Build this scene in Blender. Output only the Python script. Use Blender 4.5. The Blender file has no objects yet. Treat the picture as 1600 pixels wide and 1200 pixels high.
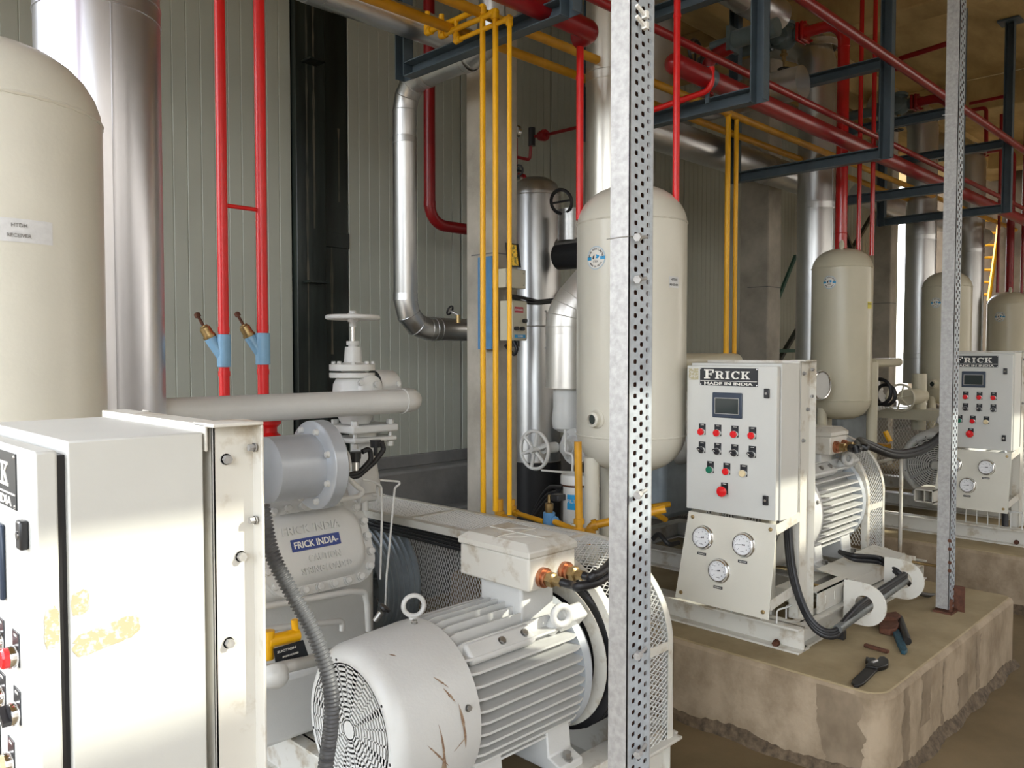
import bpy, math, random
from mathutils import Vector, Matrix
random.seed(7)
S = bpy.context.scene
C = bpy.context.scene.collection
PI = math.pi
# ---------------------------------------------------------------- camera, sky, sun, exposure
F = 1265.0
PITCH = math.radians(2.1)
CAM = Vector((0, 0, 1.6))
cd = bpy.data.cameras.new('camera'); cam = bpy.data.objects.new('camera', cd); C.objects.link(cam)
cd.sensor_width = 36; cd.sensor_fit = 'HORIZONTAL'; cd.lens = 36 * F / 1600; cd.clip_start = .02
FW = Vector((math.cos(PITCH) * math.sqrt(.5), math.cos(PITCH) * math.sqrt(.5), -math.sin(PITCH)))
RT = Vector((math.sqrt(.5), -math.sqrt(.5), 0)); UP = RT.cross(FW)
M = Matrix((RT, UP, -FW)).transposed().to_4x4(); M.translation = CAM
cam.matrix_world = M
S.camera = cam
w = bpy.data.worlds.new('sky'); S.world = w; w.use_nodes = True
nt = w.node_tree; bg = nt.nodes['Background']
sk = nt.nodes.new('ShaderNodeTexSky'); sk.sky_type = 'NISHITA'; sk.sun_disc = False
sk.sun_elevation = math.radians(37); sk.sun_rotation = math.radians(0); sk.air_density = 1.0; sk.dust_density = 3.0
hs = nt.nodes.new('ShaderNodeHueSaturation'); hs.inputs['Saturation'].default_value = .32
nt.links.new(sk.outputs[0], hs.inputs['Color']); nt.links.new(hs.outputs[0], bg.inputs['Color'])
bg.inputs['Strength'].default_value = .95
sd = bpy.data.lights.new('sun', 'SUN'); sd.energy = 2.9; sd.angle = math.radians(.6); sd.color = (1, .97, .82)
so = bpy.data.objects.new('sun', sd); C.objects.link(so)
so.rotation_euler = Vector((0.60, -1, .776)).to_track_quat('Z', 'Y').to_euler()
S.view_settings.view_transform = 'Standard'; S.view_settings.look = 'None'
S.view_settings.gamma = 1; S.view_settings.use_curve_mapping = False
S.view_settings.exposure = 0.95

def P(px, py, X=None, Y=None, Z=None, d=None):
    r = FW + RT * ((px - 800) / F) - UP * ((py - 600) / F)
    if X is not None: t = X / r.x
    elif Y is not None: t = Y / r.y
    elif Z is not None: t = (Z - CAM.z) / r.z
    else: t = d
    return CAM + r * t
# ---------------------------------------------------------------- materials
def mat(name, col, rough=.5, metal=0, var=.12, vs=6, bump=0, bs=60, col2=None, spec=None, stretch=None, coat=0, thr=None):
    m = bpy.data.materials.new(name); m.use_nodes = True; n = m.node_tree; N = n.nodes; L = n.links
    b = N['Principled BSDF']; b.inputs['Roughness'].default_value = rough; b.inputs['Metallic'].default_value = metal
    if coat: b.inputs['Coat Weight'].default_value = coat
    g = N.new('ShaderNodeNewGeometry'); src = g.outputs['Position']
    if stretch:
        mp = N.new('ShaderNodeMapping'); mp.inputs['Scale'].default_value = stretch; L.new(src, mp.inputs['Vector']); src = mp.outputs[0]
    c = col + (1,) if len(col) == 3 else col
    if var or col2:
        t = N.new('ShaderNodeTexNoise'); t.inputs['Scale'].default_value = vs; t.inputs['Detail'].default_value = 6; t.inputs['Roughness'].default_value = .6
        L.new(src, t.inputs['Vector'])
        r = N.new('ShaderNodeValToRGB'); a, z = (thr or (.35, .65))
        r.color_ramp.elements[0].position = a; r.color_ramp.elements[1].position = z
        dk = tuple(x * (1 - var) for x in col) if col2 is None else col2
        r.color_ramp.elements[0].color = dk + (1,); r.color_ramp.elements[1].color = c
        L.new(t.outputs['Fac'], r.inputs[0]); L.new(r.outputs[0], b.inputs['Base Color'])
    else: b.inputs['Base Color'].default_value = c
    if bump:
        t2 = N.new('ShaderNodeTexNoise'); t2.inputs['Scale'].default_value = bs; t2.inputs['Detail'].default_value = 5; L.new(src, t2.inputs['Vector'])
        bp = N.new('ShaderNodeBump'); bp.inputs['Strength'].default_value = bump; bp.inputs['Distance'].default_value = .01
        L.new(t2.outputs['Fac'], bp.inputs['Height']); L.new(bp.outputs[0], b.inputs['Normal'])
    return m
CREAM = mat('cream_paint', (.68, .655, .565), .28, var=.06, vs=3, bump=.05, bs=90)
BEIGE = mat('beige_paint', (.60, .56, .43), .3, var=.06, vs=3)
WHITE = mat('white_grey_paint', (.62, .62, .60), .34, var=.07, vs=4, bump=.08, bs=110)
PANEL = mat('powder_coat', (.60, .60, .565), .42, var=.05, vs=4, bump=.03, bs=200)
WHITED = mat('dirty_white_paint', (.62, .60, .54), .4, col2=(.42, .36, .27), vs=9, thr=(.32, .45))
GREYP = mat('grey_blue_cast_paint', (.44, .47, .50), .38, var=.1, vs=6)
ALU = mat('aluminium_cladding', (.70, .70, .70), .34, 1, var=.12, vs=5, bump=.06, bs=7, stretch=(1, 1, .35))
ALUB = mat('polished_aluminium_cladding', (.68, .68, .72), .28, 1, var=.1, vs=6, bump=.03, bs=5, stretch=(2, 2, .15))
CONDG = mat('dull_galvanised_conduit', (.22, .23, .22), .5, .5, var=.3, vs=40)
GALVW = mat('galvanised_perforated_web', (.44, .48, .52), .5, .15, var=.2, vs=50, bump=.08, bs=80)
GALV = mat('galvanised_steel', (.40, .39, .375), .55, .3, var=.25, vs=70, bump=.08, bs=80)
STEELB = mat('blue_grey_structural_paint', (.085, .12, .15), .45, var=.18, vs=9, bump=.1, bs=40)
BLUE = mat('blue_paint', (.10, .26, .48), .35, var=.15, vs=20)
LBLUE = mat('light_blue_cast_paint', (.22, .42, .62), .35, var=.12, vs=20)
RED = mat('bright_red_gloss_paint', (.74, .012, .012), .34, var=.08, vs=10, coat=.05)
DRED = mat('dark_red_gloss_paint', (.27, .006, .009), .34, var=.12, vs=10)
YEL = mat('yellow_gloss_paint', (.90, .46, .003), .38, var=.06, vs=10)
YELD = mat('aged_yellow_paint', (.62, .30, .01), .4, var=.25, vs=9)
BLACK = mat('black_rubber', (.012, .012, .014), .45, var=0)
BLKP = mat('black_plastic', (.018, .018, .02), .35, var=0)
GREYC = mat('grey_conduit_plastic', (.115, .12, .13), .42, var=.1, vs=30)
BRASS = mat('aged_brass', (.42, .30, .14), .38, .9, var=.25, vs=40)
COPPER = mat('copper_cable_gland', (.50, .22, .12), .35, .85, var=.25, vs=40)
CHROME = mat('chromed_steel', (.78, .78, .78), .14, 1, var=0)
STEEL = mat('plain_steel', (.48, .47, .45), .35, .9, var=.2, vs=30)
RUST = mat('rusty_steel', (.14, .055, .03), .75, .3, var=.4, vs=40, bump=.3, bs=90)
OILST = mat('oily_dark_tool_steel', (.02, .018, .016), .4, .5, var=.3, vs=50)
WDIAL = mat('white_dial_face', (.80, .80, .80), .35, var=0)
SCREEN = mat('dark_screen_glass', (.035, .045, .045), .12, var=0)
NAVY = mat('navy_bezel_plastic', (.03, .045, .075), .35, var=0)
REDB = mat('red_button_plastic', (.72, .01, .015), .22, var=0, coat=.4)
GRNB = mat('green_button_plastic', (.01, .16, .09), .25, var=0)
YELB = mat('cream_button_plastic', (.75, .62, .38), .25, var=0)
SIGNW = mat('sign_white_enamel', (.80, .78, .72), .4, var=0)
SIGNB = mat('sign_black_enamel', (.012, .014, .018), .32, var=0)
LABB = mat('label_blue_print', (.02, .30, .60), .4, var=0)
NAVL = mat('nameplate_navy_blue', (.02, .045, .22), .4, var=0)
STKG = mat('sticker_grey_blue_ring', (.45, .55, .62), .35, var=0)
PAPER = mat('paper_label', (.70, .70, .70), .5, var=.1, vs=60)
YLAB = mat('yellow_label', (.72, .62, .05), .5, var=.1, vs=50)
REDL = mat('red_warning_label', (.5, .03, .05), .5, var=0)
GOLD = mat('golden_print', (.72, .42, .03), .4, col2=(.14, .12, .02), vs=55, thr=(.42, .55))
WALLP = mat('sandwich_panel_coating', (.41, .425, .365), .38, var=.06, vs=2.2)
DARKC = mat('black_green_column_coating', (.016, .024, .02), .3, col2=(.004, .006, .005), vs=3, stretch=(3, 3, .35), bump=.2, bs=9)
DUSTY = mat('dust_streaks', (.13, .115, .085), .8, col2=(.045, .05, .04), vs=12, stretch=(2, 2, .2))
GREEN = mat('green_paint', (.02, .10, .07), .5, var=.2)
SILV = mat('silver_grey_epoxy_drum', (.50, .53, .57), .3, .25, var=.08, vs=8)
GVALVE = mat('grey_green_valve_paint', (.12, .16, .17), .3, var=.2, vs=14)
CONC = mat('concrete_column', (.50, .455, .385), .85, col2=(.33, .30, .25), vs=3.2, bump=.35, bs=30)
CEIL = mat('ceiling_concrete', (.60, .44, .20), .85, col2=(.36, .25, .10), vs=1.6, bump=.3, bs=16, stretch=(.6, 1.6, 1))
KERB = mat('kerb_cement', (.21, .205, .195), .85, col2=(.13, .13, .125), vs=2.5, bump=.3, bs=22)
BROWNW = mat('bare_brown_wall', (.17, .13, .085), .9, col2=(.10, .075, .05), vs=2.2, bump=.3, bs=20)
FLOORM = mat('dusty_cement_floor', (.20, .145, .075), .6, col2=(.115, .08, .035), vs=1.5, bump=.15, bs=30)
PLIN = mat('plinth_concrete', (.36, .28, .19), .85, col2=(.21, .155, .095), vs=6, bump=.5, bs=34, thr=(.32, .6), stretch=(1, 1, .75))
STAIN = mat('damp_cement_stain', (.27, .205, .135), .8, col2=(.17, .125, .078), vs=7, stretch=(1, 1, .7))
SOIL = mat('dark_crumbled_mortar', (.16, .115, .07), .95, col2=(.06, .042, .025), vs=30, bump=.6, bs=50)
PLTOP = mat('plinth_top_cement', (.36, .285, .165), .75, col2=(.25, .19, .10), vs=3.5, bump=.2, bs=30)
OUTW = mat('sun_block_render', (.40, .38, .34), .9, var=.1)
PATCH = mat('rust_scratch', (.20, .10, .06), .7, col2=(.42, .32, .22), vs=60)
GLUE = mat('dried_adhesive_residue', (.42, .38, .24), .7, col2=(.58, .56, .50), vs=85, thr=(.42, .5))
# ---------------------------------------------------------------- mesh builder
def frame(ax):
    ax = Vector(ax).normalized()
    r = Vector((0, 0, 1)) if abs(ax.z) < .9 else Vector((1, 0, 0))
    a = ax.cross(r).normalized(); return ax, a, ax.cross(a).normalized()
class MB:
    def __init__(s): s.v = []; s.f = []
    def add(s, vs, fs):
        n = len(s.v); s.v += [Vector(q) for q in vs]; s.f += [[i + n for i in f] for f in fs]; return s
    def box(s, x0, x1, y0, y1, z0, z1):
        return s.obox(((x0 + x1) / 2, (y0 + y1) / 2, (z0 + z1) / 2), ((x1 - x0) / 2, 0, 0), (0, (y1 - y0) / 2, 0), (0, 0, (z1 - z0) / 2))
    def obox(s, c, a, b, d):
        c, a, b, d = map(Vector, (c, a, b, d)); vs = [c + a * i + b * j + d * k for k in (-1, 1) for j in (-1, 1) for i in (-1, 1)]
        return s.add(vs, [(0, 2, 3, 1), (4, 5, 7, 6), (0, 1, 5, 4), (1, 3, 7, 5), (3, 2, 6, 7), (2, 0, 4, 6)])
    def bar(s, p, q, wd, hg, up=(0, 0, 1)):
        p, q = Vector(p), Vector(q); ax = (q - p); u = Vector(up); sd_ = ax.cross(u).normalized(); u = sd_.cross(ax).normalized()
        return s.obox((p + q) / 2, ax / 2, sd_ * wd / 2, u * hg / 2)
    def lathe(s, o, ax, prof, seg=24, a0=0, a1=2 * PI):
        o = Vector(o); ax, a, b = frame(ax); full = abs(a1 - a0 - 2 * PI) < 1e-6; vs = []; fs = []; m = seg if full else seg + 1
        for (h, r) in prof:
            for i in range(m):
                t = a0 + (a1 - a0) * i / seg; vs.append(o + ax * h + (a * math.cos(t) + b * math.sin(t)) * max(r, 1e-5))
        for k in range(len(prof) - 1):
            for i in range(seg):
                j = (i + 1) % m; fs.append((k * m + i, k * m + j, (k + 1) * m + j, (k + 1) * m + i))
        return s.add(vs, fs)
    def cyl(s, p, q, r, r2=None, seg=20):
        p, q = Vector(p), Vector(q); L_ = (q - p).length; r2 = r if r2 is None else r2
        return s.lathe(p, q - p, [(0, 0), (0, r), (L_, r2), (L_, 0)], seg)
    def tube(s, pts, r, seg=12, cap=True):
        pts = [Vector(p) for p in pts]; n = len(pts); rs = r if isinstance(r, (list, tuple)) else [r] * n
        tg = []
        for i in range(n):
            d = (pts[min(i + 1, n - 1)] - pts[max(i - 1, 0)]); tg.append(d.normalized())
        _, a, b = frame(tg[0]); vs = []; fs = []
        for i in range(n):
            a = (a - tg[i] * a.dot(tg[i])).normalized(); b = tg[i].cross(a)
            for k in range(seg):
                t = 2 * PI * k / seg; vs.append(pts[i] + (a * math.cos(t) + b * math.sin(t)) * rs[i])
        for i in range(n - 1):
            for k in range(seg):
                j = (k + 1) % seg; fs.append((i * seg + k, i * seg + j, (i + 1) * seg + j, (i + 1) * seg + k))
        if cap: fs.append(tuple(range(seg))[::-1]); fs.append(tuple((n - 1) * seg + k for k in range(seg)))
        return s.add(vs, fs)
    def prism(s, pts, off):
        pts = [Vector(p) for p in pts]; off = Vector(off); n = len(pts)
        return s.add(pts + [p + off for p in pts], [tuple(range(n))[::-1], tuple(range(n, 2 * n))] + [(i, (i + 1) % n, n + (i + 1) % n, n + i) for i in range(n)])
    def torus(s, c, ax, R_, r, seg=32, ms=8, a0=0, a1=2 * PI):
        c = Vector(c); ax, a, b = frame(ax)
        full = abs(a1 - a0 - 2 * PI) < 1e-6; n = seg if full else seg + 1; vs = []; fs = []
        for i in range(n):
            t = a0 + (a1 - a0) * i / seg; d = a * math.cos(t) + b * math.sin(t)
            for k in range(ms):
                u = 2 * PI * k / ms; vs.append(c + d * (R_ + r * math.cos(u)) + ax * (r * math.sin(u)))
        for i in range(seg):
            j = (i + 1) % n
            for k in range(ms):
                l = (k + 1) % ms; fs.append((i * ms + k, j * ms + k, j * ms + l, i * ms + l))
        return s.add(vs, fs)
    def text(s, key, o, right, up, h, depth=.001, width=None, fn=None):
        vs, fs, x0, x1, y0, y1 = TXT[key]; k = h / (y1 - y0); kx = k if width is None else width / (x1 - x0)
        o = Vector(o); right = Vector(right).normalized(); up = Vector(up).normalized(); nrm = right.cross(up)
        return s.add([o + right * ((v[0] - (x0 + x1) / 2) * kx) + up * ((v[1] - (y0 + y1) / 2) * k) + nrm * (depth if v[2] > 0 else 0) for v in vs], fs)
def fillet(pts, rad, n=6):
    pts = [Vector(p) for p in pts]; out = [pts[0]]
    for i in range(1, len(pts) - 1):
        p, a, b = pts[i], pts[i - 1], pts[i + 1]; u = (a - p); v = (b - p)
        r = min(rad, u.length * .49, v.length * .49); u.normalize(); v.normalize()
        ang = u.angle(v)
        if ang > PI - .02: out.append(p); continue
        tl = min(r / math.tan(ang / 2), u.length and (a - p).length * .49, (b - p).length * .49); R_ = tl * math.tan(ang / 2)
        bis = (u + v).normalized(); cc = p + bis * (R_ / math.sin(ang / 2)); s0 = p + u * tl - cc; e0 = p + v * tl - cc
        tot = s0.angle(e0)
        for k in range(n + 1):
            f = k / n; out.append(cc + (s0 * math.sin((1 - f) * tot) + e0 * math.sin(f * tot)) / math.sin(tot))
    out.append(pts[-1]); return out
# text meshes, made once while the scene is still empty
TXT = {}
def mktext(key, body, bold=0):
    cu = bpy.data.curves.new('t', 'FONT'); cu.body = body; cu.size = 1; cu.extrude = .01; cu.offset = bold; cu.resolution_u = 3
    cu.align_x = 'CENTER'; o = bpy.data.objects.new('t', cu); C.objects.link(o)
    bpy.context.view_layer.update(); me = bpy.data.meshes.new_from_object(o.evaluated_get(bpy.context.evaluated_depsgraph_get()))
    vs = [v.co.copy() for v in me.vertices]; fs = [tuple(p.vertices) for p in me.polygons]
    xs = [v[0] for v in vs]; ys = [v[1] for v in vs]; TXT[key] = (vs, fs, min(xs), max(xs), min(ys), max(ys))
    bpy.data.objects.remove(o); bpy.data.curves.remove(cu); bpy.data.meshes.remove(me)
for k_, b_ in (('made', 'MADE IN INDIA'), ('fi', 'FRICK INDIA'), ('fi2', 'FRICK INDIA-'), ('caut', 'CAUTION'), ('spr', 'SPRING LOADED'), ('filter', 'FILTER'), ('jtex', 'JTEX'), ('manik', 'MANIK'),
               ('rec', 'RECEIVER'), ('htdl', 'HTDH'), ('danger', 'DANGER'), ('suc', 'SUCTION'), ('dis', 'DISCHARGE'), ('oil', 'OIL PRESSURE'), ('on', 'ON')): mktext(k_, b_, .02)
for ch in 'FRICKNDALMTEO': mktext('c' + ch, ch, .03)
for i_ in range(7): mktext('n%d' % i_, str(i_ * 5), .01)

def link(name, mb, m, parent=None, bevel=0, smooth=40, shrink=None):
    base = parent_loc(parent) if parent else None
    if base is None:
        xs = [v.x for v in mb.v]; ys = [v.y for v in mb.v]; zs = [v.z for v in mb.v]
        base = Vector(((min(xs) + max(xs)) / 2, (min(ys) + max(ys)) / 2, min(zs)))
    me = bpy.data.meshes.new(name); me.from_pydata([v - base for v in mb.v], [], mb.f); me.validate()
    me.materials.append(m)
    if smooth:
        me.shade_smooth(); me.set_sharp_from_angle(angle=math.radians(smooth))
    o = bpy.data.objects.new(name, me); C.objects.link(o)
    if parent: o.parent = parent
    else: o.location = base
    if bevel:
        b = o.modifiers.new('b', 'BEVEL'); b.width = bevel; b.segments = 2; b.limit_method = 'ANGLE'; b.angle_limit = math.radians(50)
        b.harden_normals = False
    return o
def parent_loc(p):
    v = Vector((0, 0, 0))
    while p: v += p.location; p = p.parent
    return v
def tag(o, label, cat, group=None, kind=None):
    if label: o['label'] = label
    if cat: o['category'] = cat
    if group: o['group'] = group
    if kind: o['kind'] = kind
    return o
def thing(name, label, cat, loc, group=None):
    o = bpy.data.objects.new(name, None); C.objects.link(o); o.location = loc; o.empty_display_size = .1
    return tag(o, label, cat, group)
def struct(name, mb, m, bevel=0, parent=None, smooth=30):
    o = link(name, mb, m, parent, bevel, smooth)
    if not parent: o['kind'] = 'structure'
    return o
def clones(name, src, parent, locs):
    """src: an object whose mesh is centred on its own origin; copies at world points."""
    base = parent_loc(parent)
    for p in locs:
        o = src.copy(); C.objects.link(o); o.parent = parent; o.location = Vector(p) - base
PROTO = {}
def bolts(name, parent, pts, ax, r, h, m, dome=False):
    key = (tuple(round(x, 3) for x in ax), r, h, m.name, dome)
    if key not in PROTO:
        b = MB(); A = Vector(ax).normalized()
        if dome: b.lathe((0, 0, 0), A, [(0, 0), (0, r * 1.15), (h * .35, r * 1.15), (h * .35, r), (h * .85, r * .95), (h, r * .6), (h, 0)], 12)
        else: b.lathe((0, 0, 0), A, [(0, 0), (0, r * 1.25), (h * .25, r * 1.25)], 12); b.lathe((0, 0, 0), A, [(h * .25, 0), (h * .25, r), (h, r), (h, 0)], 6)
        me = bpy.data.meshes.new(name); me.from_pydata(b.v, [], b.f); me.materials.append(m); PROTO[key] = me
    base = parent_loc(parent)
    for p in pts:
        o = bpy.data.objects.new(name, PROTO[key]); C.objects.link(o); o.parent = parent; o.location = Vector(p) - base
def spline(pts, n=8):
    p = [Vector(q) for q in pts]; p = [p[0] * 2 - p[1]] + p + [p[-1] * 2 - p[-2]]; out = []
    for i in range(1, len(p) - 2):
        for k in range(n):
            t = k / n; out.append(.5 * (2 * p[i] + (p[i + 1] - p[i - 1]) * t + (2 * p[i - 1] - 5 * p[i] + 4 * p[i + 1] - p[i + 2]) * t * t + (3 * p[i] - p[i - 1] - 3 * p[i + 1] + p[i + 2]) * t ** 3))
    out.append(p[-2]); return out
def pipe(name, label, pts, r, m, rad=.08, seg=16, cat='pipe', group=None, rings=(), ringm=None, n=6):
    """a pipe run as one thing; rings = points along it with a direction for weld collars (parts)"""
    b = MB().tube(fillet(pts, rad, n) if rad else pts, r, seg)
    if rings:
        L0 = Vector(pts[0]); t = thing(name, label, cat, L0, group); link('pipe_run', b, m, t)
        for (p, ax, k) in rings:
            A = Vector(ax).normalized(); link('collar', MB().lathe(Vector(p) - A * r * .5, A, [(0, r * .9), (0, r * k), (r, r * k), (r, r * .9)], 20), ringm or m, t)
        return t
    return tag(link(name, b, m), label, cat, group)
# ================================================================ STRUCTURE
XW0, XW1, YW, FZ = -1.0, 12.9, 4.6, -.08
struct('floor', MB().box(-4, 15, -3.8, 4.9, -.2, FZ), FLOORM)
struct('ceiling', MB().box(-3.2, 15, -1.5, 4.9, 4.62, 4.8), CEIL)
for xb in (.05, 3.4, 6.8, 10.1, 13.4):
    struct('ceiling_beam', MB().box(xb - .16, xb + .16, -1.5, 4.85, 4.26, 4.62), CEIL, .015)
for yb, zb in ((3.62, 4.3), (.9, 4.34)):
    struct('ceiling_beam', MB().box(-3.2, 15, yb - .13, yb + .13, zb, 4.62), CEIL, .015)
struct('sun_block_lintel', MB().box(-3.2, 15, -1.62, -1.5, 3.67, 4.8), CONC)       # unseen downstand lintel, added to cut off the sun patches from above
struct('sun_block_edge', MB().box(-3.2, 15, -1.66, -1.44, 3.61, 3.69), STEELB)  # unseen strip added under the lintel to trim the sun band
struct('sun_block_pier', MB().box(3.25, 3.95, -1.62, -1.45, FZ, 3.6), CONC)  # unseen pier added to keep the sun off the near fan cowl
struct('sun_block_wall', MB().box(-2.5, 22, -3.8, -3.6, FZ, 4.80), OUTW)  # unseen wall added to block low sun and bound the patches below
far = struct('wall_far', MB().box(14.3, 14.5, -1.5, 4.9, FZ, 4.62), BROWNW)
# back wall of ribbed sandwich panels: each panel is a piece of its own
wall = struct('wall_back', MB().box(XW0, XW1, YW + .06, YW + .1, .8, 4.62), WALLP)
def wall_panel(x0, x1, z0, z1):
    n = max(1, round((x1 - x0) / .083)); st = (x1 - x0 - .012) / n; b = MB(); g = .0045; pr = []
    for i in range(n):
        a = x0 + .006 + st * i; pr += [(a, YW + g), (a + .004, YW), (a + st - .004, YW), (a + st, YW + g)]
    lo = [Vector((x, y, z0)) for x, y in pr]; hi = [Vector((x, y, z1)) for x, y in pr]; k = len(pr)
    b.add(lo + hi, [(i, i + 1, k + i + 1, k + i) for i in range(k - 1)])
    b.box(x0 + .006, x1 - .006, YW + g, YW + .055, z0, z1)
    link('wall_panel', b, WALLP, wall, smooth=0)
x = XW0
GAPS = [(2.65, 3.06)]
edges = [-1, -.35, .65, 1.65, 2.65, 3.06, 4.06, 5.06, 6.06, 7.06, 8.06, 9.06, 10.06, 11.06, 12.0, 12.9]
for a, b_ in zip(edges, edges[1:]):
    if abs(a - 2.65) < .01: continue
    wall_panel(a, b_, .88, 4.62)
# dark coated steel column in the wall joint
dc = struct('steel_column', MB().box(2.65, 2.86, YW - .05, YW + .05, FZ, 4.62).box(2.86, 3.06, YW + .0, YW + .05, FZ, 4.62), DARKC, .004)
link('splice_plate', MB().box(2.86, 3.06, YW - .012, YW, 2.30, 2.40), DARKC, dc, .002)
link('bracket_plate', MB().box(2.69, 2.83, YW - .14, YW - .05, 2.05, 2.062), DARKC, dc)
link('bracket_plate', MB().box(2.69, 2.80, YW - .16, YW - .05, 3.42, 3.432), DARKC, dc)
for (xa, za, zb) in ((2.725, 1.1, 4.3), (2.775, 2.4, 4.5), (2.93, 1.6, 2.4), (2.99, 2.6, 3.1)):
    b = MB(); zz = za
    pts = []
    while zz < zb: pts.append((zz, random.uniform(.002, .011))); zz += .08
    b.add([(xa - w_, YW - (.0515 if xa < 2.86 else .0015), z_) for z_, w_ in pts] + [(xa + w_, YW - (.0515 if xa < 2.86 else .0015), z_) for z_, w_ in pts],
          [(i, i + 1, len(pts) + i + 1, len(pts) + i) for i in range(len(pts) - 1)])
    link('dust_streak', b, DUSTY, dc)
struct('kerb', MB().box(XW0, 14.3, YW - .16, YW + .2, FZ, .80), KERB, .02)
struct('kerb', MB().box(XW0, 14.3, YW - .30, YW - .16, FZ, .52), KERB, .02)
struct('trim_2', MB().box(XW0, XW1, YW - .02, YW + .05, .80, .885), KERB, .006)
for xc, y0, y1, wdt in ((3.35, 3.50, 3.75, .2), (6.72, 3.50, 3.78, .24), (9.88, 3.60, 3.8, .17)):
    c = struct('concrete_column', MB().box(xc, xc + wdt, y0, y1, FZ, 4.3), CONC, .012)
    link('form_joint', MB().box(xc - .003, xc + wdt + .003, y0 - .003, y0 + .2, 2.20, 2.208), KERB, c)
# wall bracing (green and dark rods) seen behind the ducts
for (a, b_, m, l, nm) in ((P(1166, 590, Y=4.5), P(1243, 400, Y=4.5), GREEN, 'green steel brace slanting up the wall panels right of the second concrete column', 'wall_brace'),
                      (P(1195, 600, Y=4.47), P(1246, 515, Y=4.47), DARKC, 'short dark brace low on the wall behind the second insulated riser', 'wall_brace'),
                      (P(1296, 305, Y=4.5), P(1331, 390, Y=4.5), DARKC, 'dark brace slanting down behind the twin thin red pipes', 'wall_brace'),
                      (P(1331, 390, Y=4.5), P(1372, 320, Y=4.5), DARKC, 'dark brace slanting up to the third concrete column', 'wall_brace'),
                      (P(1160, 549, Y=4.45), P(1245, 548, Y=4.45), GREEN, 'thin green rail running level along the wall base', 'wall_rail')):
    tag(link(nm, MB().bar(a, b_, .05 if m is not GREEN else .03, .04), m), l, 'brace' if nm == 'wall_brace' else 'rail')
# plinths: concrete machine bases
PL = []
def plinth(x0, x1, y0, y1, h):
    R_ = .085; pts = []
    for cx, cy, a in ((x0 + .05, y1 - .05, 90), (x0 + R_, y0 + R_, 180), (x1 - .05, y0 + .05, 270), (x1 - .05, y1 - .05, 0)):
        rr = R_ if a == 180 else .05
        for k in range(6):
            t = math.radians(a + 90 * k / 5); pts.append(Vector((cx + rr * math.cos(t), cy + rr * math.sin(t), FZ)))
    b = MB().prism(pts, (0, 0, h - FZ - .004)); o = struct('plinth', b, PLIN, .02)
    cx = (x0 + x1) / 2; cy = (y0 + y1) / 2
    PL.append(o)
    link('screed_top', MB().prism([p + (Vector((cx, cy, FZ)) - p).normalized() * .02 + Vector((0, 0, h - FZ - .012)) for p in pts], (0, 0, .012)), PLTOP, o, .006)
plinth(3.15, 5.0, 1.14, 3.7, .29)
plinth(6.0, 8.9, 1.2, 3.7, .29)
plinth(9.6, 12.4, 1.2, 3.7, .29)
plinth2 = PL[0]
def skirt(pts, nrm):
    b = MB(); vs = []; n = len(pts); random.seed(len(pts))
    for k, p in enumerate(pts):
        o = .012 + .006 * random.random() + .008 * math.sin(k * .37); hh = .03 + .012 * random.random() + .022 * math.sin(k * .13 + 1) ** 2; p = Vector(p)
        vs += [p + nrm * (o + .02) + Vector((0, 0, FZ - .01)), p + nrm * o + Vector((0, 0, FZ + hh * .5)), p + nrm * .001 + Vector((0, 0, FZ + hh))]
    return b.add(vs, [(3 * k + q, 3 * k + q + 1, 3 * k + 4 + q, 3 * k + 3 + q) for k in range(n - 1) for q in range(2)])
struct('mortar_skirt', skirt([(3.2 + i * .02, 1.14, 0) for i in range(90)], -Vector((0, 1, 0))), SOIL)
struct('mortar_skirt', skirt([(3.15, 1.2 + i * .02, 0) for i in range(120)], -Vector((1, 0, 0))), SOIL)
struct('mortar_skirt', skirt([(6.0, 1.2 + i * .03, 0) for i in range(70)], -Vector((1, 0, 0))), SOIL)
# damp stains with their own outline on the plinth faces
def stain(face, u0, u1, z0, z1, sd_):
    random.seed(sd_); n = 26; L_ = []; R2 = []; a = random.uniform(-.01, .01); c = 0
    for k in range(n + 1):
        z_ = z0 + (z1 - z0) * k / n; a += random.uniform(-.012, .012); c += random.uniform(-.010, .010); a = max(-.04, min(.04, a)); c = max(-.03, min(.03, c))
        L_.append((u0 + a, z_)); R2.append((u1 + c, z_))
    pos = (lambda u, z_: (3.1485, u, z_)) if face == 'x' else (lambda u, z_: (u, 1.1385, z_))
    b = MB().add([pos(*q) for q in L_] + [pos(*q) for q in R2], [(k, k + 1, n + 2 + k, n + 1 + k) for k in range(n)])
    tag(link('damp_stain', b, STAIN, plinth2), None, None)
for a_ in (('x', 1.235, 1.38, -.05, .272, 3), ('y', 3.32, 3.40, -.04, .27, 5), ('y', 3.52, 3.66, .05, .27, 6), ('y', 3.80, 3.84, -.05, .25, 8), ('y', 4.05, 4.20, -.06, .12, 9), ('y', 4.3, 4.36, -.02, .24, 11)): stain(*a_)
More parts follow.
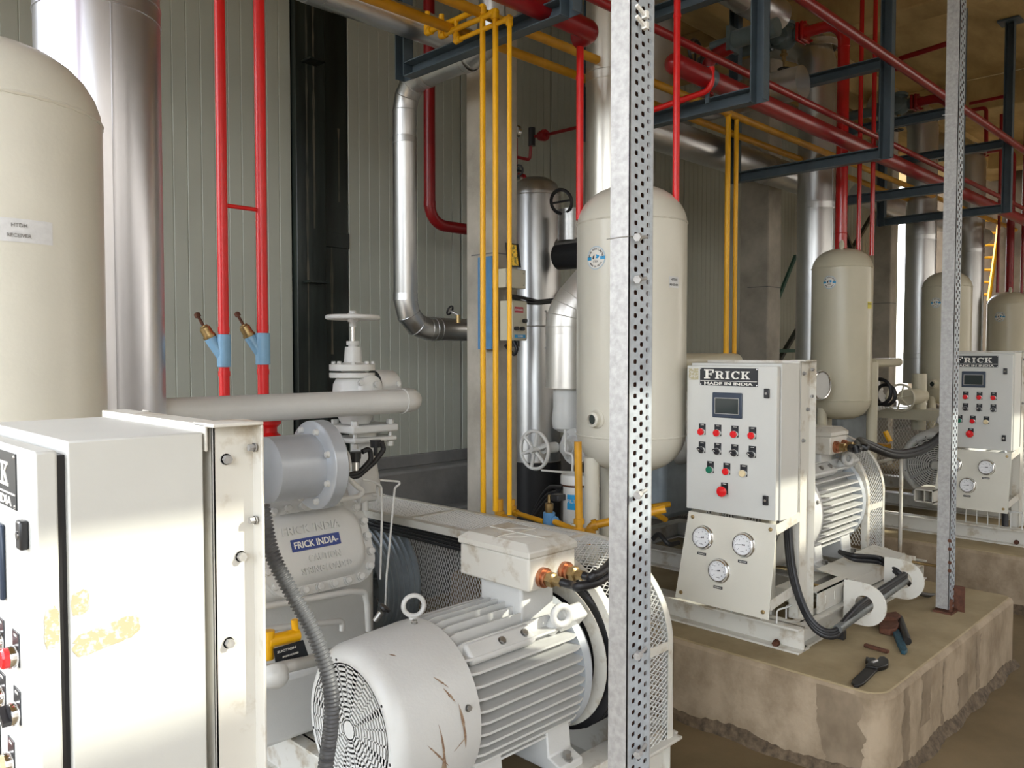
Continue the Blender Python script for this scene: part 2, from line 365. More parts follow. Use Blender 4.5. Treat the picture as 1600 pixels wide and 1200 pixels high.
# ================================================================ STEEL HANGER FRAMES
ZL, ZU, YN, YF = 2.93, 3.52, 2.07, 3.08
def chan(b, p, q, w_=.075, t=.006, opn=(-1, 0, 0)):
    p, q = Vector(p), Vector(q); o_ = Vector(opn); ax = (q - p).normalized(); s_ = ax.cross(o_).normalized()
    b.bar(p + o_ * -.03, q + o_ * -.03, t, w_, s_)
    for k in (-1, 1): b.bar(p + s_ * k * (w_ / 2 - t / 2), q + s_ * k * (w_ / 2 - t / 2), .06, t, s_)
fr_lab = ['blue grey hanger frame nearest the camera, under the three yellow elbows', 'blue grey hanger frame right behind the near perforated post', 'blue grey hanger frame right of the thick red riser and twin thin red pipes',
          'blue grey hanger frame just behind the far perforated post', 'farthest blue grey hanger frame at the right edge']
for xf, lb in zip((2.70, 3.86, 5.56, 7.05, 8.45), fr_lab):
    YN, YF, ZL = (2.34, 3.42, 3.11) if xf < 3 else (2.07, 3.08, 2.93)
    t = thing('hanger_frame', lb, 'frame', (xf, (YN + YF) / 2, ZL), 'blue grey hanger frames')
    for yy in (YN, YF + .1):
        b = MB(); chan(b, (xf, yy, ZL - .035), (xf, yy, 4.6)); link('hanger_post', b, STEELB, t)
    b = MB(); chan(b, (xf, YN + .04, ZL), (xf, YF + .06, ZL)); link('lower_beam', b, STEELB, t)
    if xf > 3: b = MB(); chan(b, (xf, YN + .04, ZU), (xf, YF + .06, ZU)); link('upper_beam', b, STEELB, t)
    link('fixing_plate', MB().box(xf - .09, xf + .09, YN - .09, YN + .09, 4.60, 4.615), STEELB, t)
# ================================================================ OVERHEAD PIPES (along the row)
Yv = Vector((0, 1, 0)); Xv = Vector((1, 0, 0)); Zv = Vector((0, 0, 1))
pipe('red_pipe', 'thin red pipe running along the row, lower, crossing the second hanger frame', [(2.7, 2.3, 3.16), (11.5, 2.3, 3.16)], .021, DRED, 0, group=None)
pipe('red_pipe', 'red pipe high at the top, running down to the right over the riser tops', [(4.0, 2.02, 3.505), (9.0, 2.02, 3.505)], .03, RED if 0 else DRED, 0)
pipe('red_header', 'thick dark red header pipe lying on the lower beams, domed end by the second frame', [(3.5, 2.34, 3.06), (12, 2.34, 3.06)], .052, DRED, 0, cat='pipe', rings=[((3.52, 2.34, 3.06), Xv, .98)])
tag(link('pipe_clamp', MB().lathe((3.78, 2.34, 3.06), Xv, [(0, .05), (0, .058), (.05, .058), (.05, .05)], 20).box(3.80, 3.81, 2.33, 2.35, 2.93, 3.01), STEELB), 'grey strap clamp around the domed end of the thick red header', 'clamp')
tag(link('red_end_cap', MB().lathe((3.5, 2.34, 3.06), -Xv, [(0, .053), (.02, .05), (.04, .036), (.052, 0)], 20), DRED), 'domed dark red cap closing the thick red header', 'cap')
pipe('red_header', 'thick red pipe end at top centre, elbowed down beside the first hanger frame', [(1.2, 2.52, 3.15), (3.07, 2.52, 3.15), (3.07, 2.62, 3.14)], .048, DRED, .06)
t_ = pipe('red_branch', 'thin red branch dropping from the pipe and bending left over the lower beam', [P(1112, 105, Y=2.3), P(1112, 140, Y=2.3), P(1020, 172, X=3.75)], .016, RED, .06)
pipe('red_branch', 'dark red elbow from the grey gate valve down to the thick header', [P(1143, 73, X=4.6), P(1105, 92, X=4.6), P(1105, 150, X=4.6)], .04, DRED, .1)
pipe('yellow_pipe', 'yellow pipe along the row, upper of the two at top centre', [(1.5, 2.83, 3.2), (12, 2.83, 3.2)], .024, YELD, 0)
pipe('yellow_pipe', 'yellow pipe along the row, lower and nearer the wall', [(1.5, 3.05, 3.19), (9, 3.05, 3.19)], .024, YELD, 0)
d = pipe('insulated_pipe', 'aluminium clad pipe sloping across the top left to the first hanger frame', [(1.0, 3.36, 3.305), (3.0, 3.36, 3.305)], .078, ALU, 0, 24,
     rings=[((2.05, 3.36, 3.305), Xv, 1.03), ((2.13, 3.36, 3.305), Xv, 1.03)])
pipe('insulated_pipe', 'wide aluminium clad pipe along the wall behind the yellow pipe pair', [(4.4, 3.36, 3.16), (7.6, 3.36, 3.16)], .12, ALU, 0, 24, rings=[((6.4, 3.36, 3.16), Xv, 1.03), ((7.58, 3.36, 3.16), Xv, 1.04)])
pipe('insulated_pipe', 'aluminium clad pipe along the wall in the far bay', [(8.2, 3.3, 3.2), (12.4, 3.3, 3.2)], .11, ALU, 0, 20, rings=[((9.5, 3.3, 3.2), Xv, 1.03)])
pipe('insulated_pipe', 'wide aluminium clad pipe passing high behind the grey check valve', [(4.2, 2.95, 4.13), (5.75, 2.95, 4.13)], .12, ALU, 0, 24, rings=[((5.3, 2.95, 4.13), Xv, 1.03)])
pipe('insulated_pipe', 'aluminium clad cross pipe under the grey gate valve', [(5.25, 4.3, 3.42), (5.25, 2.5, 3.42)], .11, ALU, 0, 24)
pipe('insulated_elbow', 'segmented aluminium elbow just right of the near perforated post', [(4.35, 3.5, 3.62), (4.35, 3.28, 3.62), (4.35, 3.28, 3.25)], .105, ALU, .2, 24, cat='pipe', n=5)
pipe('insulated_riser', 'tall aluminium clad riser seen through the second hanger frame', [(4.9, 3.45, 3.2), (4.9, 3.45, 4.29)], .16, ALU, 0, 24, cat='duct', rings=[((4.9, 3.45, 3.9), Zv, 1.02)])
# lobster-back insulated pipe near the first column
def seam_pipe(name, label, pts, r, rad, m, n, cat, seams, seg=28):
    path = fillet(pts, rad, n); t = thing(name, label, cat, pts[0])
    link('cladding', MB().tube(path, r, seg), m, t, smooth=22)
    P_ = [Vector(p) for p in path]
    for i in range(1, len(P_) - 1):      # seam bead at each mitre
        d0 = (P_[i + 1] - P_[i - 1]).normalized()
        link('seam_bead', MB().torus(P_[i], d0, r, .0022, seg, 5), m, t)
    for (p, ax) in seams:
        link('seam_band', MB().lathe(Vector(p), ax, [(0, r), (0, r + .004), (.004, r + .004), (.004, r + .0015), (.04, r + .0015), (.04, r + .004), (.044, r + .004), (.044, r)], seg), m, t)
    return t
xl, yl = 3.05, 3.97
za = P(633, 130, Y=yl).z; zb = P(633, 513, Y=yl).z
seam_pipe('insulated_pipe', 'aluminium clad pipe bent down and round left of the first concrete column', [(3.05, 3.20, za + .34), (3.05, 3.20, za + .01), (3.05, yl, za), (3.05, yl, zb), (4.0, yl, zb)], .073, .17, ALU, 3, 'pipe',
          [((3.05, yl, z_), Zv) for z_ in (P(633, 225, Y=yl).z, P(633, 470, Y=yl).z)] + [((3.05, 3.78, za), -Yv), ((3.05, 3.42, za), -Yv), ((3.26, yl, zb), Xv)])
zr = P(672, 350, Y=4.2).z
pipe('red_pipe', 'dark red pipe dropping behind the bent aluminium pipe, elbowed into the column', [(3.43, 4.2, 4.3), (3.43, 4.2, zr), (4.2, 4.2, zr)], .038, DRED, .13, rings=[((3.43, 4.2, zr + .13), Zv, 1.06)])
v = P(716, 492, X=3.3)
t = thing('small_valve', 'small black handwheel valve on the aluminium pipe by the column', 'valve', v)
p1 = P(703, 485, X=3.28); link('stem', MB().tube([v, P(708, 488, X=3.28), p1], .008), STEEL, t); link('handwheel', MB().torus(p1, (p1 - v), .028, .006).bar(p1 - Vector((0, .028, 0)), p1 + Vector((0, .028, 0)), .006, .006), BLKP, t)
link('fitting', MB().cyl(v - Vector((0, 0, .05)), v, .014), BRASS, t)
# three small yellow pipes in front of the column, with elbows at top
def y3(i, xv, ytop, ybot, lead):
    X_ = 2.62; top = P(xv, ytop, X=X_); bot = P(xv + 8, ybot, X=X_); Y_ = top.y; zt = top.z
    far_ = P(lead[0], lead[1], X=X_); pts = [(X_, Y_, bot.z), (X_, Y_, zt), (X_, far_.y, zt), (X_, far_.y, zt + lead[2])]
    t = thing('yellow_pipe', ['yellow pipe in front of the column, leftmost of the three', 'yellow pipe in front of the column, middle of the three', 'yellow pipe in front of the column, right of the three and thinner'][i], 'pipe', (X_, Y_, bot.z), 'yellow pipe trio')
    r = .0135 if i < 2 else .011
    link('pipe_run', MB().tube(fillet(pts, .02, 4), r, 14), YEL, t)
    for p, a in ((pts[1], Yv), (pts[1], -Zv), (pts[2], -Yv), (pts[2], Zv)):
        link('elbow_collar', MB().lathe(Vector(p) + a * .012, a, [(0, r), (0, r * 1.45), (.02, r * 1.45), (.02, r)], 14).lathe(Vector(p), a, [(-.02, 0), (-.015, r * .9), (0, r * 1.3), (.013, r * 1.4)], 14), YEL, t)
    return Y_
ya = y3(0, 754, 12, 806, (668, 40, .1)); yb = y3(1, 774, 19, 800, (690, 50, .1)); yc = y3(2, 796, 29, 806, (713, 58, .1))
X2 = 2.62
def yrun(label, pts, r=.0135, m=YELD, col=True):
    t = thing('yellow_pipe', label, 'pipe', pts[0]); link('pipe_run', MB().tube(fillet(pts, .02, 4), r, 14), m, t)
    if col:
        for i in range(1, len(pts) - 1):
            p = Vector(pts[i])
            for q in (pts[i - 1], pts[i + 1]):
                a = (Vector(q) - p).normalized(); link('elbow_collar', MB().lathe(p + a * .01, a, [(0, r), (0, r * 1.45), (.022, r * 1.45), (.022, r)], 14), m, t)
    return t
q1 = P(781, 809, X=2.64); q2 = P(905, 843, X=2.64)
yrun('yellow pipe tee running low behind the belt guard to the filter', [P(781, 780, X=2.64), q1, q2, P(905, 822, X=2.64), P(903, 690, X=2.64)], .0165)
yrun('short yellow pipe from the third upright to the blue filter valve', [P(801, 780, X=2.74), P(801, 800, X=2.74), P(850, 815, X=2.74)], .012)
yrun('short yellow pipe right of the blue filter valve', [P(866, 815, X=2.74), P(903, 830, X=2.74)], .014)
yrun('yellow elbow pipe low behind the near perforated post', [P(922, 850, X=2.8), P(922, 822, X=2.8), P(1040, 795, X=3.0)], .018)
# pair of yellow droppers behind the second frame
for xx, lb in ((1138, 'left yellow dropper pipe behind the second hanger frame'), (1151, 'right yellow dropper pipe behind the second hanger frame')):
    a = P(xx, 178, Y=2.83); t = pipe('yellow_pipe', lb, [a, Vector((a.x, a.y, .3))], .018 if xx < 1145 else .015, YEL, 0, rings=[(a - Zv * .01, Zv, 1.3)], group='pair of yellow droppers')
# twin red pipes at left with angle valves
for i, (xx, yv, yb_) in enumerate(((343, 548, 640), (404, 545, 700))):
    Y_ = 3.1; a = P(xx, 150, Y=Y_); r = .0205 + .002 * i; m = RED; X_ = P(xx + 5, 400, Y=Y_).x
    t = pipe('red_pipe', ['bright red upright pipe, left of the twin with a blue angle valve', 'bright red upright pipe, right of the twin, ending in a red flanged fitting'][i], [(X_, Y_, .4), (X_, Y_, 4.25)], r, m, 0, 20, group='twin bright red pipes',
             rings=[((X_, Y_, P(xx, yv - 33, Y=Y_).z), Zv, 1.08), ((X_, Y_, P(xx, yv + 36, Y=Y_).z), Zv, 1.12)])
    zc = P(xx, yv, Y=Y_).z; vt = thing('angle_valve', ['light blue angle valve on the left red pipe', 'light blue angle valve on the right red pipe'][i], 'valve', (X_, Y_, zc - .07), 'blue angle valves')
    link('body', MB().cyl((X_, Y_, zc - .065), (X_, Y_, zc + .065), r * 1.32).cyl((X_, Y_, zc - .03), (X_ - .045, Y_ + .03, zc + .055), .024), LBLUE, vt, .002)
    a = Vector((X_ - .04, Y_ + .026, zc + .045)); dr = Vector((-.40, .26, .9)).normalized()
    link('bonnet', MB().lathe(a, dr, [(0, .022), (.01, .026), (.018, .026), (.018, .022), (.05, .022), (.055, .016), (.06, .016), (.06, 0)], 16), BRASS, vt)
    link('stem', MB().lathe(a + dr * .055, dr, [(0, .006), (.045, .006), (.045, .012), (.06, .012), (.065, .004)], 10), RUST, vt)
xa = P(352, 320, Y=3.1).x; xb_ = P(408, 325, Y=3.1).x
pipe('red_link', 'short thin red pipe linking the twin red uprights', [(xa, 3.1, P(352, 321, Y=3.1).z), (xb_, 3.1, P(352, 321, Y=3.1).z)], .0085, RED, 0)
z0 = P(422, 690, Y=3.1).z; z1 = P(422, 655, Y=3.1).z; X_ = P(413, 660, Y=3.1).x + .02
tag(link('red_spool', MB().lathe((X_, 3.1, z0 - .1), Zv, [(0, 0), (0, .03), (.085, .03), (.1, .048), (.125, .05), (.14, .034), (.16, .034), (.175, .05), (.20, .05), (.21, .028), (.25, .024)], 24), RED), 'short red flanged spool below the right bright red pipe', 'pipe')
# thick red pipe above the first tank, and thin reds to the second tank
pipe('red_riser', 'thick bright red riser on the first cream tank at the top left', [(.5, 2.42, 2.38), (.5, 2.42, 4.25)], .05, RED, 0, 24, rings=[((.5, 2.42, 2.62), Zv, 1.05)])
a = Vector((3.07, 2.60, 0)); pipe('red_pipe', 'thin red pipe dropping behind the left shoulder of the second tank', [(a.x, a.y, 2.26), (a.x, a.y, 3.14)], .018, RED, 0, rings=[((a.x, a.y, 2.95), Zv, 1.15)])
a = P(1056, 306, Y=2.2); pipe('red_pipe', 'thin bright red pipe dropping onto the right shoulder of the second tank', [(a.x, a.y, 2.325), (a.x, a.y, 4.5)], .0165, RED, 0, rings=[((a.x, a.y, 3.2), Zv, 1.15)])
# hanging white bead chain beside the column
a = P(796, 60, X=3.3); b_ = P(797, 385, X=3.3); n = 70
bb = MB()
for i in range(n):
    z_ = b_.z + (a.z - b_.z) * i / n; bb.lathe((a.x, a.y, z_), Zv, [(-.008, 0), (-.004, .006), (.004, .006), (.008, 0)], 6)
tag(link('bead_chain', bb, WHITE), 'white bead chain hanging behind the third yellow pipe', 'chain', kind='stuff')
FADED = mat('faded_ink', (.28, .27, .25), .6, col2=(.62, .62, .62), vs=240, thr=(.4, .5))
# ================================================================ TANKS
def on_tank(cx, cy, r, ang, zc):
    """maps flat (u right, v up) to the tank's skin; ang = outward direction"""
    def f(u, v, h=.0012):
        a = ang + u / r; rr = r + h; return Vector((cx + rr * math.cos(a), cy + rr * math.sin(a), zc + v))
    return f
def facing(px, py, cx, cy, r):
    d = P(px, py, d=1) - CAM; A = d.x ** 2 + d.y ** 2; B = -2 * (d.x * cx + d.y * cy); Cc = cx * cx + cy * cy - r * r
    D = max(B * B - 4 * A * Cc, 0); t = (-B - math.sqrt(D)) / (2 * A); p = CAM + d * t
    return math.atan2(p.y - cy, p.x - cx), p.z
def ring_text(b, f, s, R_, h, a_mid, top=True, hh=.0022):
    n = len(s); st = .155 if R_ > 0 else .1
    for i, ch in enumerate(s):
        if ch == ' ': continue
        a = a_mid + (-(i - (n - 1) / 2) if top else (i - (n - 1) / 2)) * st
        vs, fs, x0, x1, y0, y1 = TXT['c' + ch]; k = h / (y1 - y0)
        c, s_ = math.cos(a), math.sin(a); ux, uy = (s_, -c) if top else (-s_, c); vx, vy = (c, s_) if top else (-c, -s_)
        pts = []
        for v in vs:
            X_ = (v[0] - (x0 + x1) / 2) * k; Y_ = (v[1] - (y0 + y1) / 2) * k
            pts.append(f(R_ * c + X_ * ux + Y_ * vx, R_ * s_ + X_ * uy + Y_ * vy, hh))
        b.add(pts, fs)
def sticker(root, f, R_=.048):
    def disc(r0, r1, h, a0=0, a1=2 * PI, seg=28):
        b = MB(); vs = [f(q * math.cos(a0 + (a1 - a0) * i / seg), q * math.sin(a0 + (a1 - a0) * i / seg), h) for i in range(seg + 1) for q in (r0, r1)]
        return b.add(vs, [(2 * i, 2 * i + 1, 2 * i + 3, 2 * i + 2) for i in range(seg)])
    st = link('sticker', disc(0, R_, .0012), STKG, root); tag(st, 'round maker sticker with blue side bars', None)
    link('sticker_face', disc(0, R_ * .9, .0016), SIGNW, st)
    b = MB()
    for s_ in (-1, 1):
        u0, u1 = sorted((s_ * R_ * .48, s_ * R_ * .97)); b.add([f(u0, -R_ * .16, .0022), f(u1, -R_ * .16, .0022), f(u1, R_ * .12, .0022), f(u0, R_ * .12, .0022)], [(0, 1, 2, 3)])
    b.add([f(R_ * x_, R_ * y_, .0022) for x_, y_ in ((-.02, -.02), (.2, -.06), (.36, .04), (.38, .2), (.2, .24), (.12, .3), (-.02, .26), (.1, .12))], [tuple(range(8))])
    link('blue_mark', b, LABB, st)
    b = MB(); b.add([f(R_ * x_, R_ * y_, .0022) for x_, y_ in ((-.36, -.02), (-.24, -.12), (-.16, .0), (-.12, .32), (-.3, .16))], [tuple(range(5))])
    vs, fs, x0, x1, y0, y1 = TXT['jtex']; k = R_ * .22 / (y1 - y0)
    b.add([f((v[0] - (x0 + x1) / 2) * k * 1.1, (v[1] - (y0 + y1) / 2) * k - R_ * .32, .0022) for v in vs], fs)
    ring_text(b, f, 'FRICK INDIA LIMITED', R_ * .76, R_ * .17, PI / 2); ring_text(b, f, 'MADE IN INDIA', R_ * .72, R_ * .15, -PI / 2, False)
    link('black_print', b, SIGNB, st)
def label_on(root, name, f, w_, h_, m, lines=(), tm=None, lab=None):
    n = 6; vs = [f(-w_ / 2 + w_ * i / n, s_ * h_ / 2, .0012) for i in range(n + 1) for s_ in (-1, 1)]
    o = link(name, MB().add(vs, [(2 * i, 2 * i + 2, 2 * i + 3, 2 * i + 1) for i in range(n)]), m, root)
    if lab: o['label'] = lab
    for key, v0, h in lines:
        vs, fs, x0, x1, y0, y1 = TXT[key]; k = h / (y1 - y0)
        link('print', MB().add([f((v[0] - (x0 + x1) / 2) * k, (v[1] - (y0 + y1) / 2) * k + v0, .002) for v in vs], fs), tm or SIGNB, o)
def dome_prof(zb, zt, r, k=.2):
    pr = []
    for i in range(9):
        a = PI / 2 * i / 8; pr.append((zb + k - k * math.cos(a), r * math.sin(a) ** .8))
    for i in range(9):
        a = PI / 2 * i / 8; pr.append((zt - k + k * math.sin(a), r * math.cos(a) ** .8))
    return pr
def tank(label, cx, cy, r, zb, zt, m, legs, zf, sp=None, k=.2, boss=None, nip=True):
    t = thing('separator_tank', label, 'tank', (cx, cy, zf), 'cream oil separator tanks')
    link('shell', MB().lathe((cx, cy, 0), Zv, dome_prof(zb, zt, r, k), 48), m, t, smooth=60)
    for z_ in (zt - k * .93, zb + k * .93):       # rippled weld bead
        b = MB(); n = 96; vs = []; fs = []; ms = 6
        for i in range(n):
            a = 2 * PI * i / n; rr = .0045 + .0015 * math.sin(i * 2.1) + random.uniform(-.0006, .0006)
            for q in range(ms):
                u = 2 * PI * q / ms; R_ = r * .995 + rr * math.cos(u); vs.append((cx + R_ * math.cos(a), cy + R_ * math.sin(a), z_ + rr * 1.2 * math.sin(u)))
        for i in range(n):
            for q in range(ms): fs.append((i * ms + q, ((i + 1) % n) * ms + q, ((i + 1) % n) * ms + (q + 1) % ms, i * ms + (q + 1) % ms))
        link('weld_bead', b.add(vs, fs), m, t)
    for (lx, ly, lt, lr) in legs: link('leg', MB().cyl((lx, ly, zf), (lx, ly, lt), lr, seg=24), m, t)
    if sp: a, z_ = facing(sp[0], sp[1], cx, cy, r); sticker(t, on_tank(cx, cy, r, a, z_), sp[2] if len(sp) > 2 else .048)
    if boss:
        a, z_ = facing(boss[0], boss[1], cx, cy, r); n_ = Vector((math.cos(a), math.sin(a), 0)); p = Vector((cx, cy, z_)) + n_ * (r - .01)
        s_ = link('sight_glass', MB().lathe(p, n_, [(0, .045), (.012, .045), (.02, .036), (.045, .036), (.05, .03), (.05, .024), (.036, .024)], 28), m, t)
        link('glass', MB().lathe(p, n_, [(.036, .024), (.037, 0)], 20), SCREEN, s_)
    if nip:
        a = math.radians(200); p = Vector((cx + .5 * r * math.cos(a), cy + .5 * r * math.sin(a), zt - .035))
        link('vent_plug', MB().lathe(p, Zv, [(0, .012), (.03, .012), (.03, .018), (.06, .018), (.085, .008), (.085, 0)], 14), m, t)
    return t
T2, T3, T4, T5 = (3.24, 2.41), (6.06, 2.56), (8.46, 2.56), (11.3, 2.72)
tank1 = tank('huge cream tank filling the top left corner beside the polished insulated riser', .53, 2.45, .272, .7, 2.40, CREAM, [(.40, 2.3, .9, .03), (.66, 2.58, .9, .03)], FZ)
a, z_ = facing(30, 360, .53, 2.45, .272); label_on(tank1, 'paper_label', on_tank(.53, 2.45, .272, a, z_), .15, .055, PAPER, (('htdl', .012, .009), ('rec', -.012, .009)), FADED, lab='faded handwritten tape label')
tank2 = tank('cream tank with round sticker behind the near perforated post', T2[0], T2[1], .268, 1.02, 2.42, CREAM, [(3.05, 2.5, 1.1, .038), (3.62, 1.87, 1.53, .036), (3.3, 2.6, 1.1, .038)], .29, (931, 403, .055), boss=(932, 655))
a, z_ = facing(1053, 441, T2[0], T2[1], .268); label_on(tank2, 'paper_label', on_tank(T2[0], T2[1], .268, a, z_), .065, .052, PAPER, (('htdl', .012, .012), ('rec', -.012, .010)), lab='small handwritten paper label')
tank3 = tank('cream tank with round sticker behind the middle control panel, under twin thin red pipes', T3[0], T3[1], .215, 1.11, 2.39, BEIGE, [(5.9, 2.63, 1.2, .036), (6.31, 2.42, 1.54, .04), (6.2, 2.72, 1.2, .036)], .29, (1296, 441), k=.16)
a, z_ = facing(1359, 477, T3[0], T3[1], .215); label_on(tank3, 'yellow_label', on_tank(T3[0], T3[1], .215, a, z_), .06, .05, YLAB, (('rec', .01, .009),), lab='small yellow label')
tank4 = tank('cream tank partly behind the far perforated post, third from the right panel', T4[0], T4[1], .215, 1.12, 2.39, BEIGE, [(8.3, 2.63, 1.2, .036), (8.6, 2.72, 1.2, .036), (8.64, 2.42, 1.2, .036)], .29, (1462, 473), k=.16, boss=(1459, 600))
tank5 = tank('farthest cream tank with round sticker above the right control panel', T5[0], T5[1], .235, 1.1, 2.36, BEIGE, [(11.1, 2.72, 1.2, .036), (11.5, 2.85, 1.2, .036)], .29, (1562, 495, .06), k=.16)
# thick and thin red risers onto tanks 3, 4, 5 with grey check valves at the top
def riser(tx, ty, zt, top, m, ltxt, vtxt, twin=True):
    t = thing('red_riser', ltxt, 'pipe', (tx, ty, zt), 'red risers with top elbows')
    Xr = tx + .0
    path = fillet([(Xr, ty, zt - .01), (Xr, ty, top), (Xr, ty + .3, top)], .16, 8)
    link('pipe_run', MB().tube(path, .043, 24), m, t)
    for z_ in (zt + .12, top - .19): link('weld_ring', MB().torus((Xr, ty, z_), Zv, .043, .004, 24, 6), m, t)
    f = link('flange', MB().obox((Xr, ty + .30, top), (.07, 0, 0), (0, .012, 0), (0, 0, .07)).obox((Xr, ty + .335, top), (.07, 0, 0), (0, .012, 0), (0, 0, .07)), m, t, .006)
    bolts('bolt', t, [(Xr + sx * .055, ty + .285, top + sz * .055) for sx in (-1, 1) for sz in (-1, 1)], (0, -1, 0), .009, .02, m)
    v = thing('check_valve', vtxt, 'valve', (Xr, ty + .45, top - .1), 'grey green check valves')
    c = Vector((Xr, ty + .47, top))
    link('body', MB().lathe(c - Yv * .12, Yv, [(0, 0), (0, .06), (.02, .06), (.03, .045), (.06, .075), (.10, .092), (.14, .09), (.19, .06), (.21, .045), (.22, .065), (.245, .065), (.245, 0)], 24), GVALVE, v, smooth=35)
    link('side_cover', MB().lathe(c, -Xv, [(.0, .06), (.085, .062), (.085, .072), (.10, .072), (.108, .05), (.115, 0)], 24), GVALVE, v)
    link('bonnet', MB().lathe(c, Zv, [(.05, .07), (.09, .07), (.09, .082), (.115, .082), (.118, .06), (.128, .06), (.13, 0)], 24), GVALVE, v)
    link('drain_stem', MB().lathe(c, -Zv, [(.06, .02), (.11, .02), (.12, .03), (.13, .03), (.135, .016), (.17, .016), (.18, .007), (.24, .006)], 12), BRASS, v)
    link('drain_wheel', MB().torus(c - Zv * .235, Zv, .042, .006, 20, 6).box(c.x - .04, c.x + .04, c.y - .005, c.y + .005, c.z - .238, c.z - .23).box(c.x - .005, c.x + .005, c.y - .04, c.y + .04, c.z - .238, c.z - .23), BLKP, v)
    link('inlet_pipe', MB().cyl(c + Yv * .12, c + Yv * .75, .05).obox(c + Yv * .2, (.06, 0, 0), (0, .012, 0), (0, 0, .06)), GVALVE, v)
    if twin:
        for k, (dx, dy) in enumerate(twin):
            pipe('red_pipe', twin_l[k] + ltxt_tail[vtxt], [(tx + dx, ty + dy, zt - .05), (tx + dx, ty + dy, 4.5)], .016, m, 0, group='thin red droppers')
ltxt_tail = {}
v3, v4, v5 = 'grey green check valve left of the biggest red riser elbow', 'grey green check valve left of the second red riser elbow', 'small far grey green check valve behind the far post'
ltxt_tail[v3] = ' on the tank behind the middle panel'; ltxt_tail[v4] = ' on the tank behind the far post'; ltxt_tail[v5] = ' on the farthest tank'
twin_l = ['thin red upright pipe, left of two,', 'thin red upright pipe, right of two,']
riser(T3[0] - .03, T3[1] + 0, 2.38, 4.06, RED if 0 else mat('deep_red_gloss_paint', (.52, .014, .014), .2, var=.1, coat=.4), 'thick red riser with elbow onto the tank behind the middle panel', v3, [(.10, -.09), (.12, -.18)])
riser(T4[0], T4[1], 2.38, 4.06, DRED, 'thick dark red riser onto the tank behind the far post', v4, None)
riser(T5[0], T5[1], 2.35, 4.12, DRED, 'thick dark red riser onto the farthest tank', v5, [(-.9, -.1), (.05, -.12)])
g = thing('gate_valve', 'small grey gate valve with black handwheel seen inside the second hanger frame', 'valve', (4.62, 3.0, 3.6))
c = P(1145, 63, X=4.62)
link('body', MB().cyl(c + Yv * .01, c - Yv * .30, .055).obox(c, (.06, 0, 0), (0, .014, 0), (0, 0, .075)).cyl(c, c + Yv * .15, .03), GVALVE, g)
link('stem', MB().cyl(c + Yv * .15, c + Yv * .30, .007), CHROME, g); w_ = c + Yv * .27
link('handwheel', MB().torus(w_, Yv, .075, .01, 24, 6).bar(w_ - Xv * .07, w_ + Xv * .07, .01, .01).bar(w_ - Zv * .07, w_ + Zv * .07, .01, .01, (1, 0, 0)), BLKP, g)
# ================================================================ INSULATED RISERS
def duct(label, cx, cy, r, zb, zt, seams, m=ALU, cap=False, slant=None):
    t = thing('insulated_riser', label, 'duct', (cx, cy, zb), 'aluminium clad risers')
    if cap:
        pts = fillet([(cx, cy, zb), (cx, cy, zt - .1), (cx, cy + .5, zt + .12)], .22, 2)
        link('cladding', MB().tube(pts, r, 40), m, t, smooth=20)
    else: link('cladding', MB().cyl((cx, cy, zb), (cx, cy, zt), r, seg=48), m, t)
    for z_ in seams:
        link('seam_band', MB().lathe((cx, cy, z_), Zv, [(0, r), (0, r + .004), (.004, r + .004), (.006, r + .0015), (.05, r + .0015), (.052, r + .004), (.056, r + .004), (.056, r)], 48), m, t)
    a = math.radians(225 + 38)
    link('lap_seam', MB().box(cx + r * math.cos(a) - .003, cx + r * math.cos(a) + .003, cy + r * math.sin(a) - .003, cy + r * math.sin(a) + .003, zb, zt - (.5 if cap else 0)), m, t)
    return t
u1 = P(152, 40, d=2.66)
duct('big polished aluminium clad riser behind the huge cream tank', .925, 2.80, .183, .9, 4.25, [P(150, 35, d=2.6).z - .0], ALUB)
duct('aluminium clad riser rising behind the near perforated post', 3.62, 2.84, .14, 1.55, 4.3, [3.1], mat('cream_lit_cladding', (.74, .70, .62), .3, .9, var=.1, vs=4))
duct('aluminium clad riser behind the middle control panel, beside the biggest red riser', 6.5, 2.97, .146, 1.42, 4.2, [P(1265, 85, d=6.7).z, P(1265, 330, d=6.7).z, P(1265, 572, d=6.7).z], ALU, True)
duct('aluminium clad riser left of the far perforated post', 8.9, 2.95, .145, 1.3, 4.15, [P(1435, 195, d=8.4).z, P(1435, 378, d=8.4).z, P(1435, 560, d=8.4).z], ALU, True)
duct('farthest aluminium clad riser just right of the far perforated post', 11.2, 3.12, .145, 1.2, 4.2, [P(1515, 243, d=10).z, P(1515, 395, d=10).z], ALU, True)
# ================================================================ SILVER FILTER VESSEL
vx, vy = 4.07, 3.84; vr = .173
t = thing('clad_vessel', 'tall aluminium clad vessel behind the column and the three yellow pipes', 'tank', (vx, vy, .4))
zt = P(840, 279, d=5.6).z
link('shell', MB().lathe((vx, vy, 0), Zv, [(.45, 0), (.45, vr), (zt - .13, vr), (zt - .10, vr * .97), (zt - .05, vr * .82), (zt - .015, vr * .5), (zt, 0)], 40), ALU, t, smooth=30)
for z_ in (zt - .14, P(840, 510, d=5.5).z, P(840, 722, d=5.5).z): link('seam_band', MB().torus((vx, vy, z_), Zv, vr, .004, 40, 6), ALU, t)
zk_ = P(840, 722, d=5.5).z; link('black_base', MB().cyl((vx, vy, .42), (vx, vy, zk_), vr + .004, seg=40), BLACK, t)
pz = P(860, 462, X=3.92); link('nozzle', MB().cyl((4.2, 3.75, pz.z), (4.25, 3.35, pz.z), .055), ALU, t)
